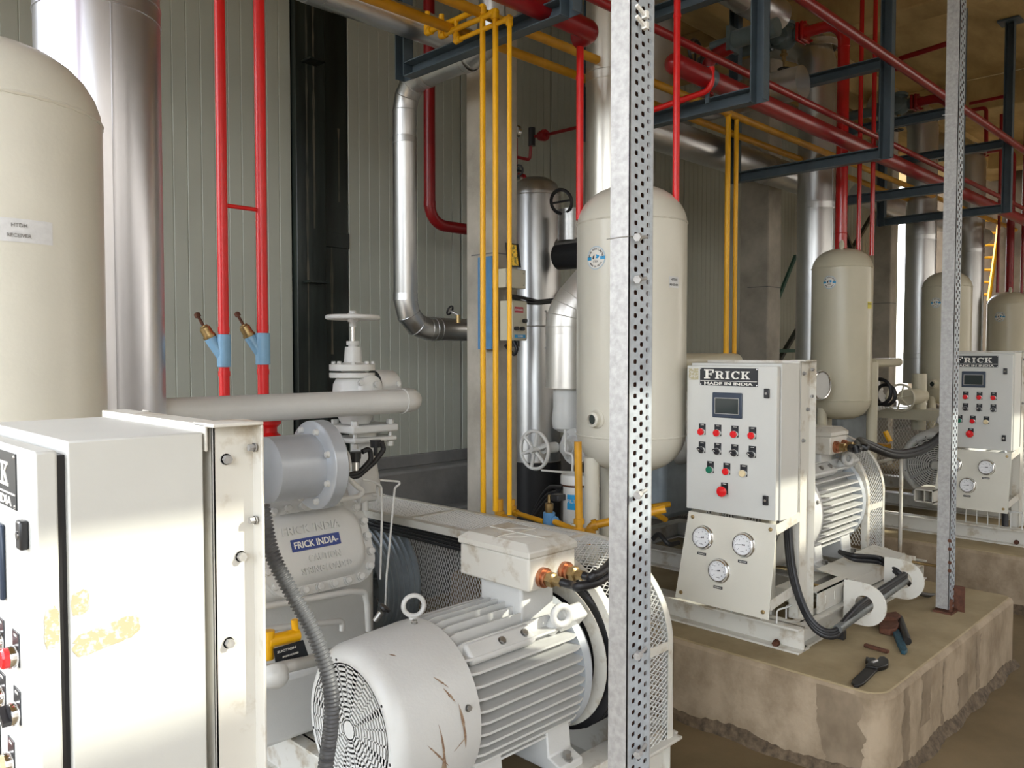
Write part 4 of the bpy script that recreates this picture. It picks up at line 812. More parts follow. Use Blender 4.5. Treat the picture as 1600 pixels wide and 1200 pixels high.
# ================================================================ MOTORS
def motor(lab, X0, Yc, Zc, R_, L_, zf, boxlab, tbox=None, tb=True, scr=False, k=1.0):
    """fan cowl at X0 (towards -X); drive end at X0+L_"""
    t = thing('electric_motor', lab, 'motor', (X0 + L_ / 2, Yc, zf), 'electric motors')
    ax = Xv; xc = X0 + L_ * .34; Rf = R_ * .9
    c0 = Vector((X0, Yc, Zc))
    link('fan_cowl', MB().lathe(c0, ax, [(.004, Rf * .80), (0, Rf * .82), (0, Rf * .9), (.02, Rf), (L_ * .05, R_ * .95), (L_ * .30, R_), (L_ * .345, R_ * 1.0), (L_ * .345, R_ * .97)], 64), WHITE, t, smooth=50)
    # grille: rings and spokes with real slots, dark fan behind
    g = MB(); rg = Rf * .815; nr = 11; r_in = rg * .16; W = 24
    def band(r0, r1, a0, a1, h0=-.001, h1=.003):
        n = max(2, int((a1 - a0) / .13)); vs = []
        for i in range(n + 1):
            a = a0 + (a1 - a0) * i / n
            for r, h in ((r0, h0), (r1, h0), (r1, h1), (r0, h1)): vs.append((X0 + h, Yc + r * math.cos(a), Zc + r * math.sin(a)))
        fs = [(4 * i + q, 4 * i + (q + 1) % 4, 4 * (i + 1) + (q + 1) % 4, 4 * (i + 1) + q) for i in range(n) for q in range(4)]
        g.add(vs, fs)
    st = (rg - r_in) / nr
    for i in range(nr + 1): band(r_in + st * i - st * .27, r_in + st * i + st * .27, 0, 2 * PI)
    band(.0, r_in, 0, 2 * PI)
    band(rg, Rf * .84, 0, 2 * PI)
    for k_ in range(8):
        a = k_ * PI / 4 + .2; band(r_in, rg, a - .06, a + .06)
        for m_ in (1, 2):
            a2 = a + PI / 4 * m_ / 3; band(r_in + st * 3, rg, a2 - .018, a2 + .018)
    link('grille', g, WHITE, t)
    link('cooling_fan', MB().lathe(c0, ax, [(.03, 0), (.03, rg), (.031, rg)], 32), BLKP, t)
    bolts('screw', t, [(X0, Yc + Rf * .87 * math.cos(a), Zc + Rf * .87 * math.sin(a)) for a in (.9, 1.25, 2.5, 3.3, 4.4, 5.2, 6.0)], (-1, 0, 0), .004, .002, BLKP, True)
    # domed screws round the cowl
    for a in (math.radians(90), math.radians(165), math.radians(215)):
        d_ = Vector((0, math.cos(a), math.sin(a))); bolts('cowl_screw', t, [Vector((X0 + L_ * .29, Yc, Zc)) + d_ * R_], d_, .009, .010, STEEL)
    if scr:
        random.seed(4)
        for (sx, sa, ln, w_, tw) in ((.10, 168, .30, .009, .06), (.19, 160, .14, .006, .02), (.15, 148, .05, .005, .03), (.13, 139, .045, .005, .04), (.05, 178, .10, .005, .1), (.21, 182, .035, .005, -.05), (.03, 112, .02, .004, .02)):
            pts = []; n = 12
            for i in range(n + 1):
                a = math.radians(sa) + ln / R_ * i / n; x_ = X0 + .05 + (sx + tw * i / n) * .9; rr = R_ * (.95 + .05 * min(1, (x_ - X0 - L_ * .05) / (L_ * .25))) + .0012
                wv = w_ * math.sin(PI * (i + .3) / (n + .6)) * random.uniform(.5, 1.2)
                for s_ in (-1, 1): pts.append((x_ + s_ * wv, Yc + rr * math.cos(a), Zc + rr * math.sin(a)))
            link('scratch', MB().add(pts, [(2 * i, 2 * i + 1, 2 * i + 3, 2 * i + 2) for i in range(n)]), PATCH, t)
    # finned frame
    x0, x1 = X0 + L_ * .36, X0 + L_ * .93; rb = R_ * .78
    link('frame', MB().lathe((0, Yc, Zc), Xv, [(X0 + L_ * .30, 0), (X0 + L_ * .30, rb * .9), (x0, rb), (x1, rb), (x1 + .02, rb * .95), (x1 + .02, rb * .3)], 40), WHITE, t)
    nf = 9; Ro = R_ * 1.0
    for s_ in (-1, 1):
        for i in range(-nf, nf + 1):
            z_ = i * R_ * .135
            if abs(z_) > R_ * .74: continue
            yo = math.sqrt(max(Ro ** 2 - z_ ** 2, 0)); yi = math.sqrt(max(rb ** 2 - z_ ** 2, 0)) - .01
            if yo - yi < .012: continue
            p = [(x0 - .01, yi, z_), (x0 - .01, yo * .96, z_), (x0 + .02, yo, z_), (x1 - .03, yo, z_), (x1, yo * .95, z_), (x1, yi, z_)]
            link('cooling_fin', MB().prism([(a, Yc + s_ * b_, Zc + c_ - .004) for a, b_, c_ in p], (0, 0, .008)), WHITE, t)
    for i in range(-4, 5):      # top fins, standing up
        y_ = i * R_ * .14; zo = math.sqrt(max(Ro ** 2 - y_ ** 2, 0)); zi = math.sqrt(rb ** 2 - y_ ** 2) - .01
        if tb and abs(i) < 0: continue
        p = [(x0 - .01, zi), (x0 - .01, zo * .97), (x0 + .02, zo), (x1 - .03, zo), (x1, zo * .96), (x1, zi)]
        link('cooling_fin', MB().prism([(a, Yc + y_ - .003, Zc + b_) for a, b_ in p], (0, .006, 0)), WHITE, t)
    # lifting-eye pads on the shoulders
    for a in (math.radians(132),):
        d_ = Vector((0, math.cos(a), math.sin(a))); e_ = Vector((0, -math.sin(a), math.cos(a))); pc = Vector(((x0 + x1) / 2, Yc, Zc)) + d_ * R_ * .93
        link('shoulder_pad', MB().obox(pc - Xv * L_ * .1, Xv * L_ * .17, e_ * R_ * .13, d_ * R_ * .07), WHITE, t, .012)
        pe = Vector((x1 - .07, Yc, Zc)) + d_ * R_ * 1.02; ey = link('lifting_eye', MB().torus(pe + d_ * .035, Xv * .4 + Yv * .9, .032, .013, 24, 10).cyl(pe - d_ * .05, pe, .026), WHITE, t)
        link('bracket', MB().obox(pe + Xv * .07, Xv * .05, e_ * .03, d_ * .04), WHITE, t, .01)
        bolts('bolt', t, [pc - Xv * L_ * .1 + d_ * R_ * .07, pc + Xv * L_ * .02 + d_ * R_ * .07], d_, .012, .01, STEEL)
    pe = Vector((X0 + L_ * .33, Yc + R_ * .18, Zc + R_ * .98)); link('lifting_eye', MB().torus(pe + Zv * .045, Xv * .5 + Yv * .8, .034, .008, 28, 10).cyl(pe - Zv * .03, pe + Zv * .01, .016), WHITE, t)
    # drive-end shield
    link('end_shield', MB().lathe((0, Yc, Zc), Xv, [(x1, R_ * .3), (x1, R_ * .96), (x1 + .03, R_ * .98), (x1 + .045, R_ * .9), (x1 + .07, R_ * .86), (x1 + .09, R_ * .5), (x1 + .09, .04), (X0 + L_ + .12, .04), (X0 + L_ + .12, 0)], 48), GREYP, t)
    # feet
    for xx in (x0 + .02, x1 - .14):
        link('foot', MB().prism([(xx, Yc - R_ * .98, zf), (xx, Yc - R_ * .98, zf + .03), (xx, Yc - R_ * .78, zf + .05), (xx, Yc - R_ * .72, Zc - R_ * .4), (xx, Yc + R_ * .72, Zc - R_ * .4), (xx, Yc + R_ * .78, zf + .05), (xx, Yc + R_ * .98, zf + .03), (xx, Yc + R_ * .98, zf)], (.12, 0, 0)), WHITE, t, .006)
        bolts('foot_bolt', t, [(xx + .06, Yc - R_ * .9, zf + .03)], (0, 0, 1), .016, .03, STEEL)
    if tb:   # terminal box with two copper glands and cables (glands face -Y)
        bx, by, bz = X0 + L_ * .60, Yc - R_ * .22, Zc + R_ * .93
        hx, hy = L_ * .17 * k, R_ * .40 * k; hh = .062 * k
        if tbox: bx, by, bz, hx, hy, hh = tbox; link('box_pedestal', MB().box(bx - hx * .7, bx + hx * .7, by - hy * .6, by + hy * .6, Zc + R_ * .7, bz), WHITE, t, .01)
        tb_ = link('terminal_box', MB().prism([(bx - hx, by - hy, bz - .01), (bx + hx, by - hy, bz - .01), (bx + hx, by + hy, bz - .01), (bx - hx, by + hy, bz - .01)], (0, 0, hh + .01)), WHITED, t, .008)
        b = MB(); z0 = bz + hh; z1_ = bz + hh + .045
        for i, ((sx, sy, zz)) in enumerate(()): pass
        vs = [(bx + sx * hx * q, by + sy * hy * q, z_) for z_, q in ((z0, 1.04), (z0 + .022, 1.04), (z1_, .86)) for sx, sy in ((-1, -1), (1, -1), (1, 1), (-1, 1))]
        b.add(vs, [(3, 2, 1, 0), (8, 9, 10, 11)] + [(4 * r + i, 4 * r + (i + 1) % 4, 4 * r + 4 + (i + 1) % 4, 4 * r + 4 + i) for r in (0, 1) for i in range(4)])
        link('box_lid', b, WHITED, tb_, .004)
        link('lid_rib', MB().bar((bx - hx * .8, by, z1_), (bx + hx * .8, by, z1_), .006, .008).bar((bx, by - hy * .8, z1_), (bx, by + hy * .8, z1_), .006, .008).torus((bx, by, z1_ - .001), Zv, min(hx, hy) * .6, .003, 32, 6), WHITED, tb_)
        for i, xx in enumerate((bx - hx * .45 + .0, bx + hx * .5)):
            g0 = Vector((xx, by - hy, bz + .032)); ng = -Yv; r = .03 * k
            gl = link('cable_gland', MB().lathe(g0, ng, [(0, r), (.016, r), (.016, r * .8), (.03, r * .8), (.03, r * .62), (.055, r * .62), (.055, r * .5)], 24), COPPER, t)
            link('gland_nut', MB().lathe(g0, ng, [(.03, r * .75), (.055, r * .75), (.06, r * .5), (.09, r * .5), (.09, 0)], 6), BRASS, gl)
        return t, bx, by, bz, hx, hy
    return t
m1 = motor('big white finned motor in front with a round slotted fan cowl and rust scratches', 1.36, 2.06, .46, .268, .87, .16, '', (2.07, 2.045, .805, .12, .175, .105), scr=True, k=1.15)
m2 = motor('white finned motor right behind the middle control panel', 3.80, 2.12, .755, .30, .93, .44, '', (4.44, 2.05, 1.06, .11, .17, .09), k=1.1)
m3 = motor('cream finned motor behind the far perforated post, fan cowl only in view', 6.74, 2.10, .74, .29, .9, .44, '')
# feet rails
for lb, x0, x1, y, z0, z1 in (('cream slide rail under the near motor feet', 1.62, 2.62, 1.80, .13, .165), ('cream slide rail under the second motor feet, nearer one', 3.75, 4.98, 1.85, .38, .445), ('cream slide rail under the second motor feet, farther one', 3.75, 4.98, 2.4, .38, .445)):
    tag(link('slide_rail', MB().box(x0, x1, y - .05, y + .05, z0, z1), WHITED, None, .004), lb, 'rail')
# big cables from the terminal boxes
def cable(lab, pts, r, m=BLACK, g='motor power cables', rad=.25, n=10):
    return tag(link('power_cable', MB().tube(spline(pts), r, 14), m), lab, 'cable', g)
t_, bx, by, bz, hx, hy = m1
for i, xx in enumerate((bx - hx * .45, bx + hx * .5)):
    g0 = Vector((xx, by - hy - .085, bz + .032))
    cable(['thick black cable from the left copper gland of the near motor', 'thick black cable from the right copper gland of the near motor'][i], [g0, g0 - Yv * .06, P(905 + i * 18, 916 - i * 14, d=2.55), P(950, 898 - i * 14, d=2.65), P(1010, 820 - i * 10, d=3.1)], .0145 + 0 * i)
t_, bx, by, bz, hx, hy = m2
for i, xx in enumerate((bx - hx * .45, bx + hx * .5)):
    g0 = Vector((xx, by - hy - .085, bz + .032))
    cable(['thick black cable sagging from the second motor to the right, lower', 'thick black cable sagging from the second motor to the right, upper'][i],
          [g0, g0 - Yv * .04, P(1345, 692 - 4 * i, d=4.9), P(1400, 712 - 5 * i, d=5.2), P(1450, 700 - 5 * i, d=5.5), P(1482, 665 - 4 * i, d=5.7), P(1500, 620, d=5.8)], .022 - .002 * i)
# grey corrugated conduit in front
path = spline([P(409, 790, d=1.68), P(424, 862, d=1.69), P(455, 925, d=1.7), P(488, 985, d=1.7), P(513, 1055, d=1.7), P(518, 1120, d=1.7), P(507, 1215, d=1.7), P(500, 1330, d=1.66)], 10)
def resample(path, st):
    out = [path[0]]; acc = 0
    for a, b in zip(path, path[1:]):
        L_ = (b - a).length; s_ = st - acc
        while s_ < L_: out.append(a + (b - a) * (s_ / L_)); s_ += st
        acc = L_ - (s_ - st)
    return out
pp = resample([Vector(p) for p in path], .0021); pat = (.0132, .0168, .0168, .0132)
tag(link('corrugated_conduit', MB().tube(pp, [pat[i % 4] for i in range(len(pp))], 18), GREYC, smooth=60), 'grey corrugated conduit hanging in front of the near motor fan cowl', 'conduit')
# ================================================================ BELT GUARDS
def mesh_grid(fmap, S_, T_, cell, wd=.0022, dep=.0012):
    """expanded metal: two families of diagonal strands over 0..S_, 0..T_ mapped by fmap(s,t)->(point, normal)"""
    b = MB(); cs, ct = cell; sl = ct / cs
    for fam in (1, -1):
        n0 = -int(T_ / ct) - 2 if fam == 1 else 0; n1 = int(S_ / cs) + 2 + (0 if fam == 1 else int(T_ / ct) + 1)
        for k in range(n0, n1):
            s0 = k * cs; pts = []; m = max(2, int(T_ / ct) + 1)
            lo, hi = 0.0, T_
            # s = s0 + fam * t / sl  must lie inside 0..S_
            ta = (0 - s0) * sl * fam; tb_ = (S_ - s0) * sl * fam; lo = max(0, min(ta, tb_)); hi = min(T_, max(ta, tb_))
            if hi - lo < 1e-4: continue
            m = max(1, int(math.ceil((hi - lo) / (ct * 2))))
            for i in range(m + 1):
                t_ = lo + (hi - lo) * i / m; s_ = s0 + fam * t_ / sl; p, nn, ts = fmap(min(max(s_, 0), S_), t_); pts.append((Vector(p), Vector(nn), Vector(ts)))
            vs = []
            for p, nn, ts in pts: vs += [p - ts * wd, p + ts * wd, p + nn * dep * 2]
            b.add(vs, [(3 * i + q, 3 * i + (q + 1) % 3, 3 * i + 3 + (q + 1) % 3, 3 * i + 3 + q) for i in range(m) for q in range(3)])
    return b
def guard(lab, xa, xb, yf, yn, zt, zb, Rc, cell=(.020, .040), zt2=None, base=True, ring=None):
    t = thing('belt_guard', lab, 'guard', (xa, (yf + yn) / 2, zb), 'mesh belt guards')
    zt2 = zt if zt2 is None else zt2
    path = [Vector((0, yf, zt2))]; cx, cz = yn + Rc, zt - Rc; n = 14
    for i in range(n + 1):
        a = PI / 2 + PI / 2 * i / n; path.append(Vector((0, cx + Rc * math.cos(a), cz + Rc * math.sin(a))))
    path.append(Vector((0, yn, zb)))
    cum = [0]
    for a, b_ in zip(path, path[1:]): cum.append(cum[-1] + (b_ - a).length)
    Lp = cum[-1]
    def at(s):
        for i in range(len(path) - 1):
            if s <= cum[i + 1] + 1e-9:
                f = (s - cum[i]) / (cum[i + 1] - cum[i]); d_ = (path[i + 1] - path[i]).normalized(); return path[i] + (path[i + 1] - path[i]) * f, d_
        return path[-1], (path[-1] - path[-2]).normalized()
    W_ = xb - xa
    def fm(s, q):
        p, d_ = at(s); nn = Vector((0, d_.z, -d_.y)); nn = nn if nn.z - nn.y > 0 else -nn
        return (xa + q, p.y, p.z), nn, d_
    link('rim_mesh', mesh_grid(fm, Lp, W_, cell), WHITE, t, smooth=0)['kind'] = 'stuff'
    def rim(x0, x1, inset0, inset1, m=WHITED):
        b = MB(); vs = []
        for p, nn in [(p, None) for p in path]:
            pass
        P2 = []
        for i, p in enumerate(path):
            d_ = (path[min(i + 1, len(path) - 1)] - path[max(i - 1, 0)]).normalized(); nn = Vector((0, d_.z, -d_.y)); nn = nn if nn.z - nn.y > 0 else -nn
            P2.append((p + nn * inset0, p + nn * inset1))
        for a, c in P2: vs += [(x0, a.y, a.z), (x1, a.y, a.z), (x1, c.y, c.z), (x0, c.y, c.z)]
        k = len(P2); b.add(vs, [(4 * i + q, 4 * i + (q + 1) % 4, 4 * i + 4 + (q + 1) % 4, 4 * i + 4 + q) for i in range(k - 1) for q in range(4)] + [(3, 2, 1, 0), (4 * k - 4, 4 * k - 3, 4 * k - 2, 4 * k - 1)])
        return b
    link('front_rim', rim(xa - .004, xa + .028, .002, .006), WHITED, t); link('front_edge', rim(xa - .006, xa - .002, .006, -.028), WHITED, t)
    link('rear_rim', rim(xb - .028, xb + .004, .002, .006), WHITED, t); link('rear_edge', rim(xb, xb + .004, .006, -.04), WHITED, t)
    for s_ in (Lp * .30, Lp * .62, Lp * .86) if Lp > 1.4 else (Lp * .8,):
        p, d_ = at(s_); nn = Vector((0, d_.z, -d_.y)); link('cross_strap', MB().obox((xa + W_ / 2, p.y, p.z), (W_ / 2, 0, 0), d_ * .016, nn * .004), WHITED, t)
    # rear face mesh
    H_ = zt - zb
    def fb(s, q):
        return (xb, yf - s, zb + q), Vector((-1, 0, 0)), Vector((0, -1, 0))
    Lb = yf - yn - Rc
    link('rear_mesh', mesh_grid(fb, Lb, H_ - .01, cell), WHITE, t, smooth=0)['kind'] = 'stuff'
    def fb2(s, q):
        y_ = cx - s; zz = cz + math.sqrt(max(Rc * Rc - s * s, 0)); return (xb, y_, zb + min(q, max(zz - zb, 0))), Vector((-1, 0, 0)), Vector((0, -1, 0))
    link('rear_mesh', mesh_grid(fb2, Rc, H_ - .01, cell), WHITE, t, smooth=0)['kind'] = 'stuff'
    if base: link('base_plate', MB().box(xa - .03, xb + .035, yn - .03, yn + .05, zb - .012, zb), WHITED, t, .003)
    # round front ring around the pulley
    rr = ring or Rc * .98
    if ring: cx, cz = 2.05, .47
    link('front_ring', MB().lathe((xa - .006, cx + .02, cz), Xv, [(0, rr * .80), (0, rr), (.004, rr), (.004, rr * .80)], 48), WHITED, t)
    return t, cx, cz, rr
g1 = guard('white mesh belt guard behind the near motor, ending right of the near perforated post', 2.27, 2.60, 3.75, 1.735, .85, .13, .36, zt2=.83, ring=.285)
g2 = guard('white mesh belt guard right of the second motor', 4.72, 4.97, 3.3, 1.83, 1.12, .43, .34)
g3 = guard('white mesh belt guard of the far machine, between the posts', 7.75, 7.95, 3.3, 1.8, 1.1, .43, .34, cell=(.028, .05))
# ================================================================ FLYWHEELS, PULLEYS, BELTS
def grooves(x0, x1, R_, n, rin):
    pr = [(x0, rin), (x0, R_ * .97), (x0 + .004, R_)]; st = (x1 - x0 - .02) / n
    for i in range(n):
        a = x0 + .01 + st * i; pr += [(a, R_), (a + st * .35, R_ - .012), (a + st * .6, R_ - .012), (a + st * .9, R_)]
    return pr + [(x1, R_), (x1, rin)]
DKM = mat('grey_blue_flywheel_and_crankcase_shade', (.32, .37, .41), .4, .2, var=.2, vs=8)
def drive(lab, lab2, lab3, x0, x1, yw, zw, R_, yp, zp, rp):
    t = thing('flywheel', lab, 'flywheel', (x0, yw, zw - R_), 'grooved flywheels')
    link('rim', MB().lathe((0, yw, zw), Xv, grooves(x0, x1, R_, 6, R_ * .8), 64), DKM, t, smooth=30)
    for k in range(6):
        a = k * PI / 3 + .3; d_ = Vector((0, math.cos(a), math.sin(a))); link('spoke', MB().bar(Vector(((x0 + x1) / 2, yw, zw)), Vector(((x0 + x1) / 2, yw, zw)) + d_ * R_ * .85, .06, .05, Xv), DKM, t, .006)
    link('hub', MB().cyl((x0 - .03, yw, zw), (x1 + .02, yw, zw), R_ * .22), DKM, t)
    m = thing('motor_pulley', lab2, 'pulley', (x0, yp, zp - rp), 'motor pulleys')
    link('rim', MB().lathe((0, yp, zp), Xv, grooves(x0, x1, rp, 6, 0), 40), BLKP, m, smooth=30)
    for k in range(5):
        xx = x0 + .02 + (x1 - x0 - .04) * k / 4; pts = []
        for i in range(13): a = PI / 2 - PI * i / 12; pts.append(Vector((xx, yw + (R_ - .003) * math.cos(a), zw + (R_ - .003) * math.sin(a))))
        for i in range(13): a = -PI / 2 - PI * i / 12; pts.append(Vector((xx, yp + (rp - .003) * math.cos(a), zp + (rp - .003) * math.sin(a))))
        pts.append(pts[0]); tag(link('drive_belt', MB().tube(pts, .007, 6, False), BLACK), 'black drive belt, %s of five, from %s' % (('closest to the motor', 'second from the motor', 'middle one', 'fourth from the motor', 'farthest from the motor')[k], lab3), 'belt', 'drive belts')
drive('grey grooved flywheel of the near compressor under the guard', 'near motor pulley half hidden behind the steel post', 'the near motor', 2.29, 2.50, 3.45, .44, .31, 2.06, .46, .295)
drive('grey grooved flywheel of the second compressor behind the cream tank', 'black motor pulley right of the middle panel', 'the second motor', 4.76, 4.92, 3.0, .80, .27, 2.14, .76, .24)
# ================================================================ COMPRESSORS
def compressor(lab, dx, dy, dz, full):
    t = thing('compressor', lab, 'compressor', (1.7 + dx, 3.1 + dy, .15 + dz), 'reciprocating compressors')
    V = lambda x, y, z: Vector((x + dx, y + dy, z + dz))
    o = V(0, 0, 0)
    link('crankcase', MB().box(1.36 + dx, 2.02 + dx, 2.84 + dy, (3.7 if full else 3.3) + dy, .30 + dz, .78 + dz), WHITE if full else DKM, t, .04)  # hidden white crankcases get a dark colour that stands in for shade
    link('bearing_housing', MB().lathe(V(2.0, 3.42, .46), Xv, [(0, .2), (.02, .2), (.03, .16), (.12, .15), (.14, .1), (.27, .08), (.27, 0)], 32), GREYP, t)
    # tilted cylinder bank with rounded cover facing the aisle, tipped upwards
    nrm = Vector((0, -.92, .39)).normalized(); rt = Xv; up = nrm.cross(rt).normalized(); up = up if up.z > 0 else -up
    c = P(494, 853, Y=2.74) + Vector((dx, dy, dz)); W_, H_ = .245, .175
    def rr(w, h, n=10, r=.11):
        pts = []
        for cx, cy, a in ((w - r, h - r, 0), (-w + r, h - r, 90), (-w + r, -h + r, 180), (w - r, -h + r, 270)):
            for k in range(n + 1): q = math.radians(a + 90 * k / n); pts.append((cx + r * math.cos(q), cy + r * math.sin(q)))
        return pts
    pl = lambda pts, off: [c + rt * u + up * v + nrm * off for u, v in pts]
    link('cylinder_bank', MB().prism(pl(rr(W_ * .96, H_ * .94), -.30), nrm * .27), WHITE, t)
    link('head_flange', MB().prism(pl(rr(W_, H_), -.03), nrm * .022), WHITE, t, .003)
    b = MB(); A = rr(W_, H_); lv = [(A, -.006), (A, .012)] + [(rr(W_ - .036 - .012 * k, H_ - .036 - .012 * k, r=.085), .012 + .034 * math.sin(k / 3 * PI / 2)) for k in range(4)]
    vs = []; n = len(A)
    for q, off in lv: vs += pl(q, off)
    fs = [(k * n + i, k * n + (i + 1) % n, (k + 1) * n + (i + 1) % n, (k + 1) * n + i) for k in range(len(lv) - 1) for i in range(n)] + [tuple(range((len(lv) - 1) * n, len(lv) * n))]
    link('head_cover', b.add(vs, fs), WHITE, t, smooth=50)
    per = rr(W_ - .018, H_ - .018, r=.095); cum = 0; N = 22; tot = sum(math.dist(per[i], per[(i + 1) % len(per)]) for i in range(len(per))); bp = []; nx = 0
    for i in range(len(per)):
        L_ = math.dist(per[i], per[(i + 1) % len(per)])
        while nx < cum + L_ and len(bp) < N:
            f = (nx - cum) / L_; bp.append((per[i][0] + (per[(i + 1) % len(per)][0] - per[i][0]) * f, per[i][1] + (per[(i + 1) % len(per)][1] - per[i][1]) * f)); nx += tot / N
        cum += L_
    bolts('head_bolt', t, pl(bp, .012), nrm, .0155, .020, WHITE, True)
    np_ = link('nameplate', MB().obox(c + up * .008 - rt * .025 + nrm * .049, rt * .105, up * .023, nrm * .002), NAVL, t)
    link('lettering', MB().text('fi2', c + up * .008 - rt * .025 + nrm * .051, rt, up, .026, .0015, .19), SIGNW, np_)
    if full:
        link('cast_lettering', MB().text('fi', c + up * .066 - rt * .03 + nrm * .044, rt, up, .032, .009, .25), WHITE, t); link('cast_lettering', MB().text('caut', c - up * .048 + nrm * .044, rt, up, .026, .009, .14), WHITE, t)
        link('cast_lettering', MB().text('spr', c - up * .092 + nrm * .044, rt, up, .026, .009, .22), WHITE, t)
    # second bank behind, pointing up
    link('top_manifold', MB().cyl(V(1.42, 3.12, .93), V(1.98, 3.12, .93), .15, seg=32), WHITE, t)
    if full:
        d0 = V(1.40, 2.66, 0); zc = P(430, 735, X=1.42).z; yc = 2.63
        link('suction_drum', MB().lathe((0, yc, zc), Xv, [(1.385, 0), (1.388, .10), (1.40, .118), (1.60, .118)], 40), SILV, t)
        link('drum_flange', MB().lathe((0, yc, zc), Xv, [(1.575, .10), (1.575, .150), (1.585, .165), (1.635, .165), (1.645, .155), (1.645, .1)], 6 * 8), SILV, t, .002)
        bolts('bolt', t, [(1.575, yc + .137 * math.cos(a), zc + .137 * math.sin(a)) for a in [k * PI / 4 + .4 for k in range(8)]], (-1, 0, 0), .011, .016, WHITE, True)
        link('drum_neck', MB().cyl((1.65, yc, zc), (1.80, yc + .3, zc - .05), .09), WHITE, t)
    return t
compressor('white reciprocating compressor with blue nameplate and bolted head cover, near left', 0, 0, 0, True)
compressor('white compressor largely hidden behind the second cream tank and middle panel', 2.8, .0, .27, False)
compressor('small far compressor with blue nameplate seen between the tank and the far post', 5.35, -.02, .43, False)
# parts around compressor 1 -----------------------------------------------------------
v = thing('stop_valve', 'tall white stop valve with flat handwheel above the near compressor', 'valve', (1.98, 3.0, 1.05))
vx_, vy_ = P(552, 600, Y=2.98).x, 2.98; Z = lambda py: P(552, py, Y=vy_).z
link('stem', MB().cyl((vx_, vy_, Z(545)), (vx_, vy_, Z(492)), .0085), CHROME, v)
wheel(v, (vx_, vy_, Z(496)), Zv, .108, .0105, WHITE, 5, 0, .022, .009)
link('wheel_nut', MB().cyl((vx_, vy_, Z(496)), (vx_, vy_, Z(486)), .014, seg=6).cyl((vx_, vy_, Z(511)), (vx_, vy_, Z(497)), .014), WHITE, v)
link('gland', MB().lathe((vx_, vy_, 0), Zv, [(Z(600), 0), (Z(571), .075), (Z(566), .04), (Z(542), .034), (Z(542), .02), (Z(539), .02), (Z(539), .028), (Z(533), .028), (Z(533), 0)], 24), WHITE, v)
link('bonnet_flange', MB().cyl((vx_ - .005, vy_, Z(590)), (vx_ - .005, vy_, Z(582)), .098, seg=32).cyl((vx_ - .005, vy_, Z(579)), (vx_ - .005, vy_, Z(569)), .098, seg=32), WHITE, v, .003)
bolts('bolt', v, [(vx_ + .083 * math.cos(a), vy_ + .083 * math.sin(a), Z(569)) for a in [k * PI / 4 + .2 for k in range(8)]], (0, 0, 1), .009, .012, WHITE)
link('body', MB().lathe((vx_ + .01, vy_, 0), Zv, [(Z(662), 0), (Z(662), .06), (Z(645), .085), (Z(620), .10), (Z(600), .095), (Z(590), .08), (Z(590), 0)], 28), WHITE, v)
s0 = P(600, 602, Y=2.96); link('side_port', MB().lathe(s0 - Xv * .06, Xv, [(0, .07), (.10, .066), (.12, .05), (.12, 0)], 24).lathe(P(575, 606, Y=2.9), -Yv, [(0, .055), (.03, .055), (.04, .04), (.04, 0)], 24), WHITE, v, .002)
bolts('bolt', v, [P(563, 598, Y=2.86), P(587, 601, Y=2.86), P(621, 600, Y=2.9)], (0, -1, 0), .012, .012, WHITE)
px_, pz_ = vx_ + .045, 0
link('square_flange', MB().box(vx_ - .07, vx_ + .17, vy_ - .10, vy_ + .10, Z(675), Z(663)).box(vx_ - .06, vx_ + .165, vy_ - .095, vy_ + .095, Z(690), Z(682)), WHITE, v, .008)
for sx in (-.045, .14):
    for sy in (-.075, .075): link('flange_bolt', MB().cyl((vx_ + sx, vy_ + sy, Z(697)), (vx_ + sx, vy_ + sy, Z(657)), .0085).cyl((vx_ + sx, vy_ + sy, Z(663)), (vx_ + sx, vy_ + sy, Z(656)), .017, seg=6).cyl((vx_ + sx, vy_ + sy, Z(698)), (vx_ + sx, vy_ + sy, Z(691)), .015, seg=6), WHITE, v)
link('gasket_ring', MB().cyl((vx_ + .05, vy_, Z(684)), (vx_ + .05, vy_, Z(673)), .06), WHITED, v)
link('down_pipe', MB().lathe((vx_ + .05, vy_, 0), Zv, [(.98, .08), (1.05, .07), (Z(715), .055), (Z(690), .055)], 24), WHITE, v)
Yp = 2.83; zp = P(640, 626, Y=Yp).z; rp = .052
dpipe = thing('discharge_pipe', 'long white discharge pipe running from the near panel frame to the stop valve', 'pipe', (.8, Yp, zp))
xe = P(637, 626, Y=Yp).x; link('pipe_run', MB().tube(fillet([(P(215, 640, Y=Yp).x, Yp, zp), (xe + .06, Yp, zp), (xe + .06, Yp + .3, zp)], .09, 8), rp, 28), WHITE, dpipe)
link('weld_ring', MB().torus((xe - .03, Yp, zp), Xv, rp, .004, 28, 6), WHITE, dpipe)
tag(link('pressure_sensor', MB().lathe(P(556, 735, Y=2.7), Zv, [(0, 0), (0, .012), (.03, .012), (.03, .017), (.045, .017), (.045, .02), (.075, .022), (.075, 0)], 14), BLKP), 'black pressure sensor plug on the near compressor, left of two', 'sensor')
tag(link('pressure_sensor', MB().lathe(P(587, 712, Y=2.75), Zv, [(0, 0), (0, .009), (.035, .009), (.035, .022), (.065, .024), (.065, 0)], 14), BLKP), 'black pressure sensor plug on the near compressor, right and higher', 'sensor')
tag(link('sensor_barrel', MB().cyl(P(556, 737, Y=2.69), P(556, 722, Y=2.69), .0145), CHROME), 'chrome barrel under the left black sensor plug', 'sensor')
